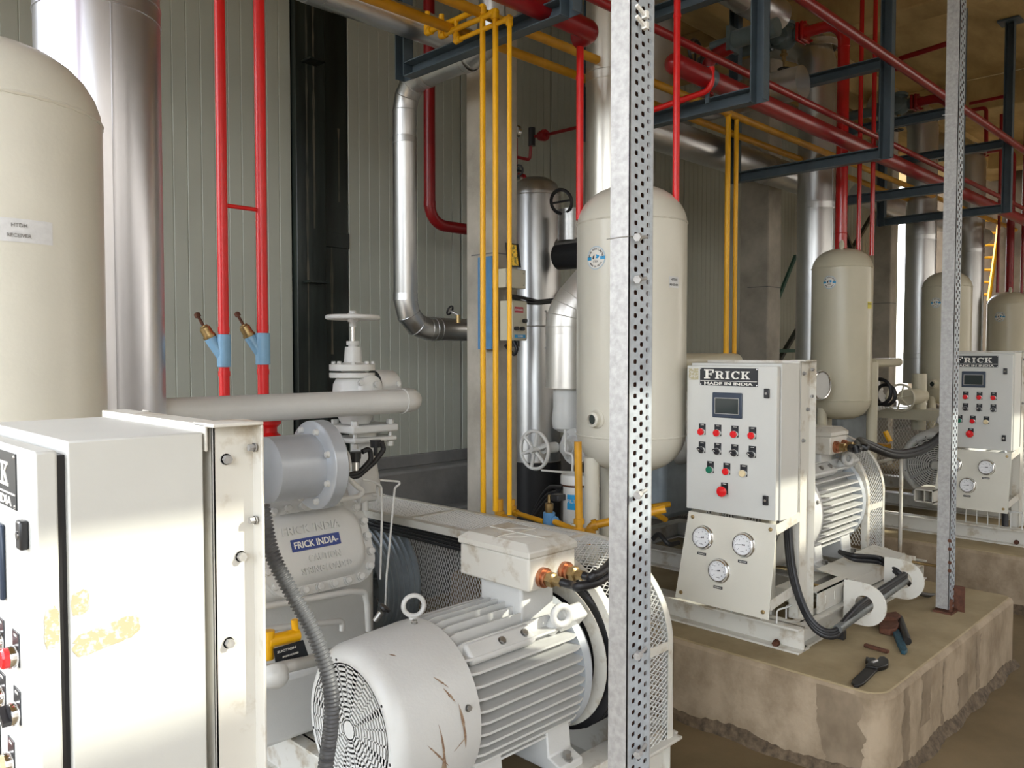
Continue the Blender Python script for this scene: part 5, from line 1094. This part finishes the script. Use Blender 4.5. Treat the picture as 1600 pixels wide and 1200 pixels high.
for i, pts in enumerate(([(566, 706), (578, 700), (580, 718), (562, 738), (534, 745)], [(596, 690), (600, 702), (585, 722), (560, 744), (532, 748)])):
    tag(link('sensor_cable', MB().tube(fillet([P(a, b_, Y=2.68) for a, b_ in pts], .06, 6), .0105, 12), BLACK), ['black cable curling from the left sensor plug', 'black cable curling from the right sensor plug'][i], 'cable', 'sensor cables')
for i, pts in enumerate(([(566, 749), (584, 752), (596, 760), (597, 800), (594, 905)], [(593, 750), (629, 753), (617, 762), (604, 900), (602, 950)])):
    tag(link('capillary_tube', MB().tube(fillet([P(a, b_, Y=2.66) for a, b_ in pts], .02, 5), .0045, 8), WHITE), ['thin white capillary tube, left of two hanging from the compressor', 'thin white capillary tube, right of two with a hooked top'][i], 'tube', 'white capillary tubes')
tag(link('oil_tube', MB().tube(fillet([P(527, 730, Y=2.68), P(556, 758, Y=2.68), P(568, 768, Y=2.68), P(560, 776, Y=2.68), P(520, 782, Y=2.66)], .04), .011, 12), WHITE), 'bent white tube between the drum flange and the compressor top', 'tube')
sv = thing('small_valve', 'small white angle valve with tiny handwheel behind the capillary tubes', 'valve', P(575, 785, Y=2.75)); p = P(570, 778, Y=2.76)
link('body', MB().cyl(p - Xv * .03, p + Xv * .05, .018).cyl(p - Zv * .05, p, .015), WHITE, sv); wheel(sv, P(590, 773, Y=2.72), (1, -.55, 0), .038, .0035, WHITE, 5, 0, .006, .003)
# lower front pipework of compressor 1
tag(link('oil_pipe', MB().tube(fillet([P(400, 950, Y=2.62), P(545, 925, Y=2.62), P(570, 925, Y=2.62), P(574, 945, Y=2.62), P(576, 985, Y=2.62)], .06), .0125, 14), WHITE), 'white bent oil pipe below the bolted head cover', 'pipe')
tag(link('oil_pipe', MB().tube(fillet([P(400, 985, Y=2.66), P(535, 970, Y=2.66), P(535, 985, Y=2.66)], .02), .012, 14), WHITE), 'lower white pipe with fittings on the compressor front', 'pipe')
tag(link('oil_pan', MB().box(1.40, 2.0, 2.70, 3.3, .15, .40), WHITE, None, .02), 'white base casting under the near compressor', 'casting')
yc_ = P(440, 990, Y=2.5)
yt = thing('oil_strainer', 'yellow painted oil strainer with black data plate low by the conduit', 'strainer', yc_)
link('body', MB().cyl(P(418, 1003, Y=2.5), P(466, 992, Y=2.5), .023).cyl(P(419, 1030, Y=2.5), P(420, 985, Y=2.5), .020).cyl(P(462, 995, Y=2.5), P(460, 968, Y=2.5), .012), YEL, yt, .002)
a = P(430, 1017, Y=2.46); b_ = P(482, 1004, Y=2.46); dp = link('data_plate', MB().prism([P(427, 1014, Y=2.46), P(474, 1000, Y=2.46), P(482, 1024, Y=2.46), P(431, 1036, Y=2.46)], (0, .003, 0)), SIGNB, yt)
dx_ = (P(474, 1000, Y=2.46) - P(427, 1014, Y=2.46)).normalized()
link('print', MB().text('suc', P(448, 1015, Y=2.46), dx_, Zv, .008, .0008, .07).text('spr', P(454, 1023, Y=2.46), dx_, Zv, .006, .0008, .06), SIGNW, dp)
ep = thing('elbow_fitting', 'white cast elbow fitting with rounded cap below the yellow strainer', 'fitting', P(440, 1060, Y=2.4))
link('pipe_run', MB().tube(fillet([P(400, 1052, Y=2.42), P(455, 1040, Y=2.42), P(500, 1030, Y=2.5)], .03), .021, 16), WHITE, ep); p = P(436, 1062, Y=2.38)
link('cap', MB().lathe(p + Vector((0, .03, .02)), (-.3, -.7, -.6), [(0, .045), (.03, .045), (.045, .036), (.055, .02), (.056, 0)], 20), WHITE, ep)
kn = thing('small_valve', 'small steel valve with black knob above the fan cowl', 'valve', P(590, 968, Y=2.35)); p = P(586, 970, Y=2.35); e_ = P(602, 948, Y=2.33)
link('body', MB().cyl(p, p * .4 + e_ * .6, .011), STEEL, kn); link('knob', MB().lathe(p * .3 + e_ * .7, e_ - p, [(0, .006), (.01, .024), (.018, .024), (.022, 0)], 10), BLKP, kn)
# ================================================================ PERFORATED POSTS (cable tray used upright)
def post(lab, x, y, z0, zt, wp, wf, pitch, nodes=(), hs=.0105):
    t = thing('perforated_post', lab, 'post', (x, y, z0), 'perforated galvanised posts')
    link('solid_flange', MB().box(x, x + .002, y, y + wp, z0, zt), GALV, t)
    link('rear_flange', MB().box(x + wf - .002, x + wf, y, y + wp, z0, zt), GALV, t)
    # web: strips between three staggered columns of real round-cornered slots
    b = MB(); cols = [(.26, 0), (.53, .5), (.79, 0)]
    n = int((zt - z0) / pitch); yy = (y, y + .0018); hw = hs * .62; hh = hs * .5
    xs = [x + wf * c for c, _ in cols]; cell = [(x + .002, x + wf * .395), (x + wf * .395, x + wf * .66), (x + wf * .66, x + wf - .002)]
    for (xa, xb), xc, (_, ph) in zip(cell, xs, cols):
        zz = z0
        if ph: b.add([(xa, y, z0), (xb, y, z0), (xb, y, z0 + pitch / 2), (xa, y, z0 + pitch / 2)], [(0, 1, 2, 3)]); zz += pitch / 2
        for k in range(n - 1):
            za = zz + pitch * k; zb = za + pitch; zc = (za + zb) / 2
            oc = []; sq = []
            for i in range(12):
                a = 2 * PI * i / 12; cxx, sxx = math.cos(a), math.sin(a)
                oc.append((xc + hw * math.copysign(abs(cxx) ** .6, cxx), zc + hh * math.copysign(abs(sxx) ** .6, sxx)))
            cr = [(xb, zc), (xb, zc + pitch * .3), (xb, zb), (xc, zb), (xa, zb), (xa, zc + pitch * .3), (xa, zc), (xa, zc - pitch * .3), (xa, za), (xc, za), (xb, za), (xb, zc - pitch * .3)]
            vs = [(p, y, q) for p, q in oc] + [(p, y, q) for p, q in cr] + [(p, y + .0018, q) for p, q in oc]
            b.add(vs, [(i, (i + 1) % 12, 12 + (i + 1) % 12, 12 + i) for i in range(12)] + [(i, 24 + i, 24 + (i + 1) % 12, (i + 1) % 12) for i in range(12)])
        zl = zz + pitch * (n - 1); b.add([(xa, y, zl), (xb, y, zl), (xb, y, zt), (xa, y, zt)], [(0, 1, 2, 3)])
    b.box(x, x + .002, y, y + .004, z0, zt)
    link('dark_backing', MB().box(x + .008, x + wf - .006, y + .009, y + .0105, z0, zt), RUST, t)  # dark sheet added behind the web so the slots look dark
    link('perforated_web', b, GALVW, t, smooth=0)
    return t
p1_ = post('near galvanised perforated post running the full height of the picture', 1.375, 1.027, FZ, 4.3, .052, .082, .0243)
for py in (372, 437, 770, 1018, 1170):
    c = P(998, py, Y=1.02)
    link('through_bolt', MB().cyl(c + Vector((-.02, -.012, -.002)), c + Vector((.02, -.004, .004)), .004, seg=10).cyl(c + Vector((-.024, -.013, -.002)), c + Vector((-.014, -.011, 0)), .009, seg=6), GALV, p1_)
for py in (16, 33):
    c = P(998, py, Y=1.02); link('cable_tie', MB().bar(c + Vector((-.015, -.006, .004)), c + Vector((.012, -.006, -.008)), .006, .006).box(c.x + .01, c.x + .02, c.y - .012, c.y, c.z - .014, c.z), SIGNW, p1_)
link('tie_wire', MB().tube([P(948, 374, X=1.374), P(966, 371, X=1.374), P(983, 369, X=1.373), P(998, 371, Y=1.02)], .0009, 6), STEEL, p1_)
p2_ = post('far galvanised perforated post standing on the concrete plinth corner', 4.42, 1.30, .31, 4.3, .062, .085, .036, hs=.016)
for py in (845, 858, 879, 892): c = P(1484, py, X=4.42); link('bolt_hole', MB().cyl(c, c - Xv * .003, .009, seg=12), RUST, p2_)
link('foot_clip', MB().box(4.40, 4.5, 1.28, 1.37, .29, .30).box(4.495, 4.505, 1.25, 1.33, .29, .42), RUST, p2_); link('foot_bolt', MB().cyl((4.44, 1.30, .30), (4.44, 1.30, .36), .012, seg=8), RUST, p2_)
for py in (705, 180): c = P(1481, py, X=4.419); link('splice_line', MB().bar(P(1472, py, X=4.4185), P(1492, py - 2, X=4.4185), .002, .003, Xv), STEEL, p2_)
# ================================================================ MACHINE TWO DETAILS
def lug(lab, x, y0, y1, z0, z1, x2):
    t = thing('cable_lug_plate', lab, 'bracket', (x, y0, z0))
    pts = []; R_ = (z1 - z0) / 2; cy = y0 + R_; cz = (z0 + z1) / 2; n = 14
    outer = [(cy - R_ * math.cos(a), cz - R_ * math.sin(a)) for a in [-PI / 2 + PI * k / n for k in range(n + 1)]]
    outer = [(y1, z1)] + outer + [(y1, z0)] if 0 else outer
    # half disc plus tail, with a round hole
    hole = [(cy - R_ * .42 * math.cos(a), cz - R_ * .42 * math.sin(a)) for a in [-PI / 2 + PI * k / n for k in range(n + 1)]]
    b = MB()
    for xx in (x, x + .008): b.add([(xx, p, q) for p, q in outer] + [(xx, p, q) for p, q in hole], [(i, i + 1, n + 2 + i, n + 1 + i) for i in range(n)])
    b.add([(x + s_, p, q) for p, q in outer for s_ in (0, .008)], [(2 * i, 2 * i + 1, 2 * i + 3, 2 * i + 2) for i in range(n)]); b.add([(x + s_, p, q) for p, q in hole for s_ in (0, .008)], [(2 * i, 2 * i + 1, 2 * i + 3, 2 * i + 2) for i in range(n)])
    h_ = R_ * .42
    sq = []; hr = []
    for k in range(17):
        a = -PI / 2 + PI * k / 16; c_, s_ = max(math.cos(a), 1e-6), math.sin(a); m_ = max(abs(c_), abs(s_)); ye = min(R_ * 1.0, y1 - cy - .01)
        sq.append((cy + min(ye, R_ * c_ / m_), cz + R_ * s_ / m_)); hr.append((cy + h_ * c_, cz + h_ * s_))
    for xx in (x, x + .008): b.add([(xx, p, q) for p, q in sq] + [(xx, p, q) for p, q in hr], [(i, i + 1, 18 + i, 17 + i) for i in range(16)])
    b.add([(x + s_, p, q) for p, q in hr for s_ in (0, .008)], [(2 * i, 2 * i + 1, 2 * i + 3, 2 * i + 2) for i in range(16)])
    b.box(x, x + .008, cy + min(R_, y1 - cy - .01), y1, z0, z1)
    link('plate', b, WHITED, t); return (x + .004, cy, cz)
a0 = P(1352, 945, Y=1.47); a1 = P(1413, 906, Y=1.47)
lug('round nosed cream plate holding the conduit, nearer of two', a0.x, 1.375, 1.57, a0.z - .1, a0.z + .1, 0)
lug('round nosed cream plate holding the conduit, farther of two', a1.x, 1.375, 1.57, a1.z - .1, a1.z + .1, 0)
cz_ = (a0.z + a1.z) / 2
tag(link('steel_conduit', MB().cyl((3.50, 1.475, a0.z - .045), (a1.x + .02, 1.475, a1.z - .01), .02), CONDG), 'grey steel conduit lying beside the middle skid', 'conduit')
for i in range(3):
    off = i * .018; c1 = P(1232, 850, X=3.50)
    tag(link('power_cable', MB().tube(spline([(3.50, 1.72 + off, 1.0), (3.48, 1.70 + off * .5, .90), (3.46, 1.66 + off * .5, .62), (3.43, 1.57, .44 - off * .7), (3.47, 1.49 - off * .2, .385 - off * .6), (3.62, 1.475, a0.z - .01 - off * .5), (a0.x, 1.475, a0.z + .02 - off * .6), (a1.x + .03, 1.475, a1.z + .025 - off * .6)]), .0125, 12), BLACK),
        ['black cable down the middle panel post and along the conduit, top of three', 'black cable down the middle panel post and along the conduit, middle of three', 'black cable down the middle panel post and along the conduit, lowest of three'][i], 'cable', 'cables along the steel conduit')
for i in range(2):
    tag(link('power_cable', MB().tube(spline([P(1312, 862, Y=1.80), P(1335, 868 + 6 * i, Y=1.7), P(1375, 872 + 7 * i, Y=1.62), P(1398, 888 + 5 * i, Y=1.52), P(1414, 905, Y=1.475), P(1440, 928, Y=1.47), P(1480, 930, Y=1.47)]), .012, 12), BLACK), ['black cable from the second motor foot to the farther round plate, upper', 'black cable from the second motor foot to the farther round plate, lower'][i], 'cable', 'cables from the second motor foot')
def jack(lab, px, py, yy, Lr):
    c = P(px, py, Y=yy); t = thing('tension_bolt', lab, 'bolt', c - Zv * .1)
    link('lug', MB().prism([(c.x - .03, c.y - .0, c.z + .03), (c.x + .0, c.y, c.z + .045), (c.x + .03, c.y, c.z + .03), (c.x + .03, c.y, c.z - .12), (c.x - .03, c.y, c.z - .12)], (0, .012, 0)), WHITED, t, .004)
    link('threaded_rod', MB().cyl(c + Vector((0, -.17 * Lr, 0)), c + Vector((0, .26, 0)), .0085, seg=10), BRASS, t); link('nut', MB().cyl(c - Yv * .018, c, .018, seg=6), WHITED, t)
jack('cream tensioning bolt bracket on the middle skid, nearer', 1325, 925, 1.60, 1)
jack('cream tensioning bolt bracket on the middle skid, farther', 1414, 876, 1.66, 1)
tag(link('slotted_channel', MB().box(3.62, 3.95, 1.62, 1.626, .40, .50).box(3.62, 3.95, 1.62, 1.67, .494, .50).box(3.70, 3.706, 1.617, 1.62, .43, .47).box(3.80, 3.806, 1.617, 1.62, .43, .47), WHITED), 'cream slotted channel on the middle skid right of the panel post', 'bracket')
tag(link('cover_plate', MB().prism([(4.0, 1.62, .405), (4.9, 1.62, .405), (4.9, 1.62, .44), (4.75, 1.62, .475), (4.0, 1.62, .475)], (0, .02, 0)).prism([(4.0, 1.62, .475), (4.75, 1.62, .475), (4.75, 1.80, .50), (4.0, 1.80, .50)], (0, 0, .004)), WHITED), 'flat cream cover plate on the middle skid below the second motor', 'plate')
tag(link('discharge_pipe', MB().tube(fillet([(3.9, 2.83, 1.555), (5.05, 2.83, 1.555), (5.05, 3.1, 1.555)], .1), .052, 24), BEIGE), 'cream discharge pipe just above the middle control panel', 'pipe')
tag(link('discharge_pipe', MB().tube(fillet([(6.3, 2.42, 1.535), (7.1, 2.50, 1.535), (7.1, 2.7, 1.53)], .08), .035, 20), BEIGE), 'short cream pipe right of the tank behind the middle panel', 'pipe')
t = thing('strainer_flange', 'steel flanged strainer end right of the middle panel, below the aluminium riser', 'flange', P(1280, 602, X=5.6)); c = P(1279, 602, X=5.62)
link('body', MB().lathe(c, (-.25, -1, 0), [(-.22, .06), (-.04, .06), (-.04, .09), (0, .09), (.0, .105), (.02, .105), (.022, 0)], 32).cyl(c + Vector((.03, .15, 0)), (5.95, 2.58, c.z), .06), WHITE, t); link('chrome_ring', MB().torus(c + Vector((0, -.022, 0)), (-.25, -1, 0), .096, .008, 32, 8), CHROME, t)
t = thing('stop_valve', 'small far white valve with round spoked handwheel between the tanks', 'valve', P(1407, 640, X=7.3)); c = P(1407, 622, X=7.2)
link('body', MB().cyl(c + Vector((.5, 0, 0)), c + Vector((.12, 0, 0)), .07).cyl(c + Vector((.45, .0, -.3)), c + Vector((.45, .0, .2)), .06), BEIGE, t); wheel(t, c, (-1, .1, 0), .115, .009, BEIGE, 6, 0, .018, .008)
0 and link('wrapped_bend', MB().tube(fillet([c + Vector((.3, -.1, .15)), c + Vector((.3, -.1, .32)), c + Vector((.5, -.3, .35))], .1), .1, 16), BEIGE, t)
for i in range(2):
    c = P(1374 + i * 10, 612 + 5 * i, X=6.6); tag(link('black_cable', MB().torus(c, (-1, .2, 0), .10 - .02 * i, .014, 24, 8), BLACK), ['black hose loop left of the far valve, larger', 'black hose loop left of the far valve, smaller'][i], 'hose', 'hose loops by the far valve')
t = thing('oil_strainer', 'small yellow and brass oil fitting far under the second compressor nameplate', 'strainer', P(1385, 655, X=6.8)); c = P(1386, 648, X=6.7)
link('body', MB().cyl(P(1383, 674, X=6.6), P(1391, 690, X=6.6), .02), YEL, t); link('bracket', MB().box(c.x, c.x + .1, c.y - .0, c.y + .1, c.z - .30, c.z - .24), YELD, t)
tag(link('shelf_beam', MB().bar(P(1360, 643, X=7.5), P(1472, 650, X=7.5), .12, .09), BEIGE), 'cream cross beam at tank foot level behind the far post', 'beam')
tag(link('pipe_stand', MB().tube([P(1330, 733, X=5.7), P(1402, 715, X=5.7), P(1408, 716, X=5.7), P(1408, 752, X=5.7), Vector((5.7, P(1408, 752, X=5.7).y, FZ))], .012, 10), WHITED), 'thin white stand bar behind the second belt guard', 'stand')
b = MB(); c = P(1430, 770, X=6.1); yl_, yr_ = P(1428, 770, X=6.1).y, P(1458, 770, X=6.1).y
t = thing('hollow_section', 'open ended cream box section at the foot of the right panel', 'beam', (6.1, yr_, .4)); zz0, zz1 = P(1443, 785, X=6.1).z, P(1443, 765, X=6.1).z
link('tube', MB().box(6.1, 6.35, yr_, yl_, zz1 - .008, zz1).box(6.1, 6.35, yr_, yl_, zz0, zz0 + .008).box(6.1, 6.35, yr_, yr_ + .008, zz0, zz1).box(6.1, 6.35, yl_ - .008, yl_, zz0, zz1).box(6.12, 6.35, (yr_ + yl_) / 2 - .004, (yr_ + yl_) / 2 + .004, zz0, zz1), WHITED, t)
cable('black cable coil under the right panel corner', [P(1570, 800, X=6.45), P(1572, 830, X=6.3), P(1585, 845, X=6.2), P(1605, 845, X=6.25)], .022, g=None, rad=.1) if 0 else tag(link('power_cable', MB().tube(fillet([P(1570, 800, X=6.45), P(1571, 830, X=6.4), P(1584, 846, X=6.4), P(1620, 846, X=6.4)], .1), .022, 12), BLACK), 'black cable curving out under the right control panel', 'cable')
# background behind machine two (dark space between the cream tank and the near post)
tag(link('solenoid_bank', MB().cyl(P(936, 768, X=3.6), P(948, 772, X=3.6), .03).cyl(P(936, 795, X=3.6), P(948, 798, X=3.6), .03), BLKP), 'pair of black solenoid coils left of the near post behind the tank leg', 'valve')
# yellow ladder on the far wall
t = thing('ladder', 'yellow ladder leaning on the far brown wall at the right', 'ladder', P(1540, 520, X=14.1))
l0, l1 = P(1522, 470, X=14.1), P(1535, 335, X=14.25); r0, r1 = P(1545, 470, X=14.1), P(1563, 335, X=14.25)
link('rail', MB().cyl(l0, l1, .03, seg=8), YELD, t); link('rail', MB().cyl(r0, r1, .03, seg=8), YEL, t)
for k in range(7): f = (k + .5) / 7; link('rung', MB().cyl(l0 + (l1 - l0) * f, r0 + (r1 - r0) * f, .02, seg=8), YELD, t)
# far thin red piping near the ceiling
pipe('red_pipe', 'thin dark red pipe turning under the ceiling left of the far post top', [P(1402, 110, X=8.0), P(1402, 93, X=8.0), P(1500, 62, X=8.0)], .024, DRED, .04)
pipe('red_pipe', 'thin red goalpost pipe right of the far post, inner one', [P(1515, 173, X=9.5), P(1541, 168, X=9.5), P(1541, 225, X=9.5)], .02, DRED, .04)
pipe('red_pipe', 'thin red goalpost pipe right of the far post, outer taller one', [P(1515, 162, X=9.7), P(1572, 150, X=9.7), P(1570, 240, X=9.7)], .018, DRED, .04)
for k, (a_, b_) in enumerate((((1018, 792), (1046, 788)), ((1020, 800), (1040, 812)))):
    tag(link('yellow_pipe', MB().cyl(P(*a_, X=3.5), P(*b_, X=3.6), .016), YELD), ['short yellow pipe stub right of the near post, upper', 'short yellow pipe stub right of the near post, lower'][k], 'pipe')
tag(link('hose', MB().tube(spline([P(1020, 842, X=3.4), P(1030, 835, X=3.4), P(1045, 850, X=3.4), P(1060, 848, X=3.5)]), .012, 10), BLACK), 'black hose right of the near post behind the gauges', 'hose')
# ================================================================ TOOLS ON THE PLINTH
ZT = .292
def up3(x, y, z=0): p = P(x, y, Z=ZT); return Vector((p.x, p.y, ZT + z))
t = thing('adjustable_wrench', 'black adjustable wrench lying on the plinth near its front edge', 'wrench', up3(1358, 1052))
link('handle', MB().prism([up3(*q) for q in ((1332, 1066), (1330, 1070), (1334, 1074), (1342, 1075), (1350, 1071), (1371, 1050), (1366, 1041), (1356, 1040), (1352, 1046))], (0, 0, .012)), OILST, t, .003)
link('fixed_jaw', MB().prism([up3(*q) for q in ((1352, 1046), (1356, 1041), (1352, 1038), (1358, 1034), (1366, 1034), (1370, 1037), (1374, 1032), (1382, 1032), (1388, 1037), (1388, 1044), (1384, 1047), (1371, 1050))], (0, 0, .02)), OILST, t, .004)
link('movable_jaw', MB().prism([up3(*q) for q in ((1352, 1037), (1353, 1032), (1358, 1033), (1357, 1036), (1362, 1038), (1356, 1041))], (0, 0, .018)), OILST, t, .002)
link('adjusting_screw', MB().cyl(up3(1362, 1043, .02), up3(1370, 1040, .02), .007, seg=12), STEEL, t)
tag(link('steel_rod', MB().bar(up3(1351, 1010, .007), up3(1388, 1021, .007), .022, .014), RUST, None, .003), 'short rusty flat bar on the plinth above the wrench', 'bar')
t = thing('pipe_wrench', 'rusty pipe wrench with blue handle on the plinth beside the round plate', 'wrench', up3(1390, 990))
link('head', MB().prism([up3(*q) for q in ((1373, 980), (1386, 976), (1402, 978), (1405, 984), (1400, 992), (1390, 994), (1374, 990))], (0, 0, .03)), RUST, t, .004)
link('jaw', MB().prism([up3(*q) for q in ((1378, 972), (1400, 969), (1408, 975), (1402, 979), (1380, 979))], (0, 0, .045)), RUST, t, .004)
link('handle', MB().prism([up3(*q) for q in ((1394, 990), (1404, 988), (1412, 1004), (1418, 1020), (1414, 1024), (1408, 1022), (1402, 1010))], (0, 0, .018)), mat('worn_blue_tool_paint', (.03, .10, .14), .5, .2, var=.5, vs=60), t, .003)
tag(link('steel_tube', MB().cyl(up3(1405, 971, .018), up3(1418, 1008, .018), .017, seg=20), OILST), 'short dark steel tube lying against the pipe wrench', 'tube')
tag(link('cable_clip', MB().box(up3(1318, 1000).x, up3(1318, 1000).x + .03, up3(1318, 1000).y, up3(1318, 1000).y + .03, .29, .33), BLKP), 'small black clip on the plinth under the conduit', 'clip')
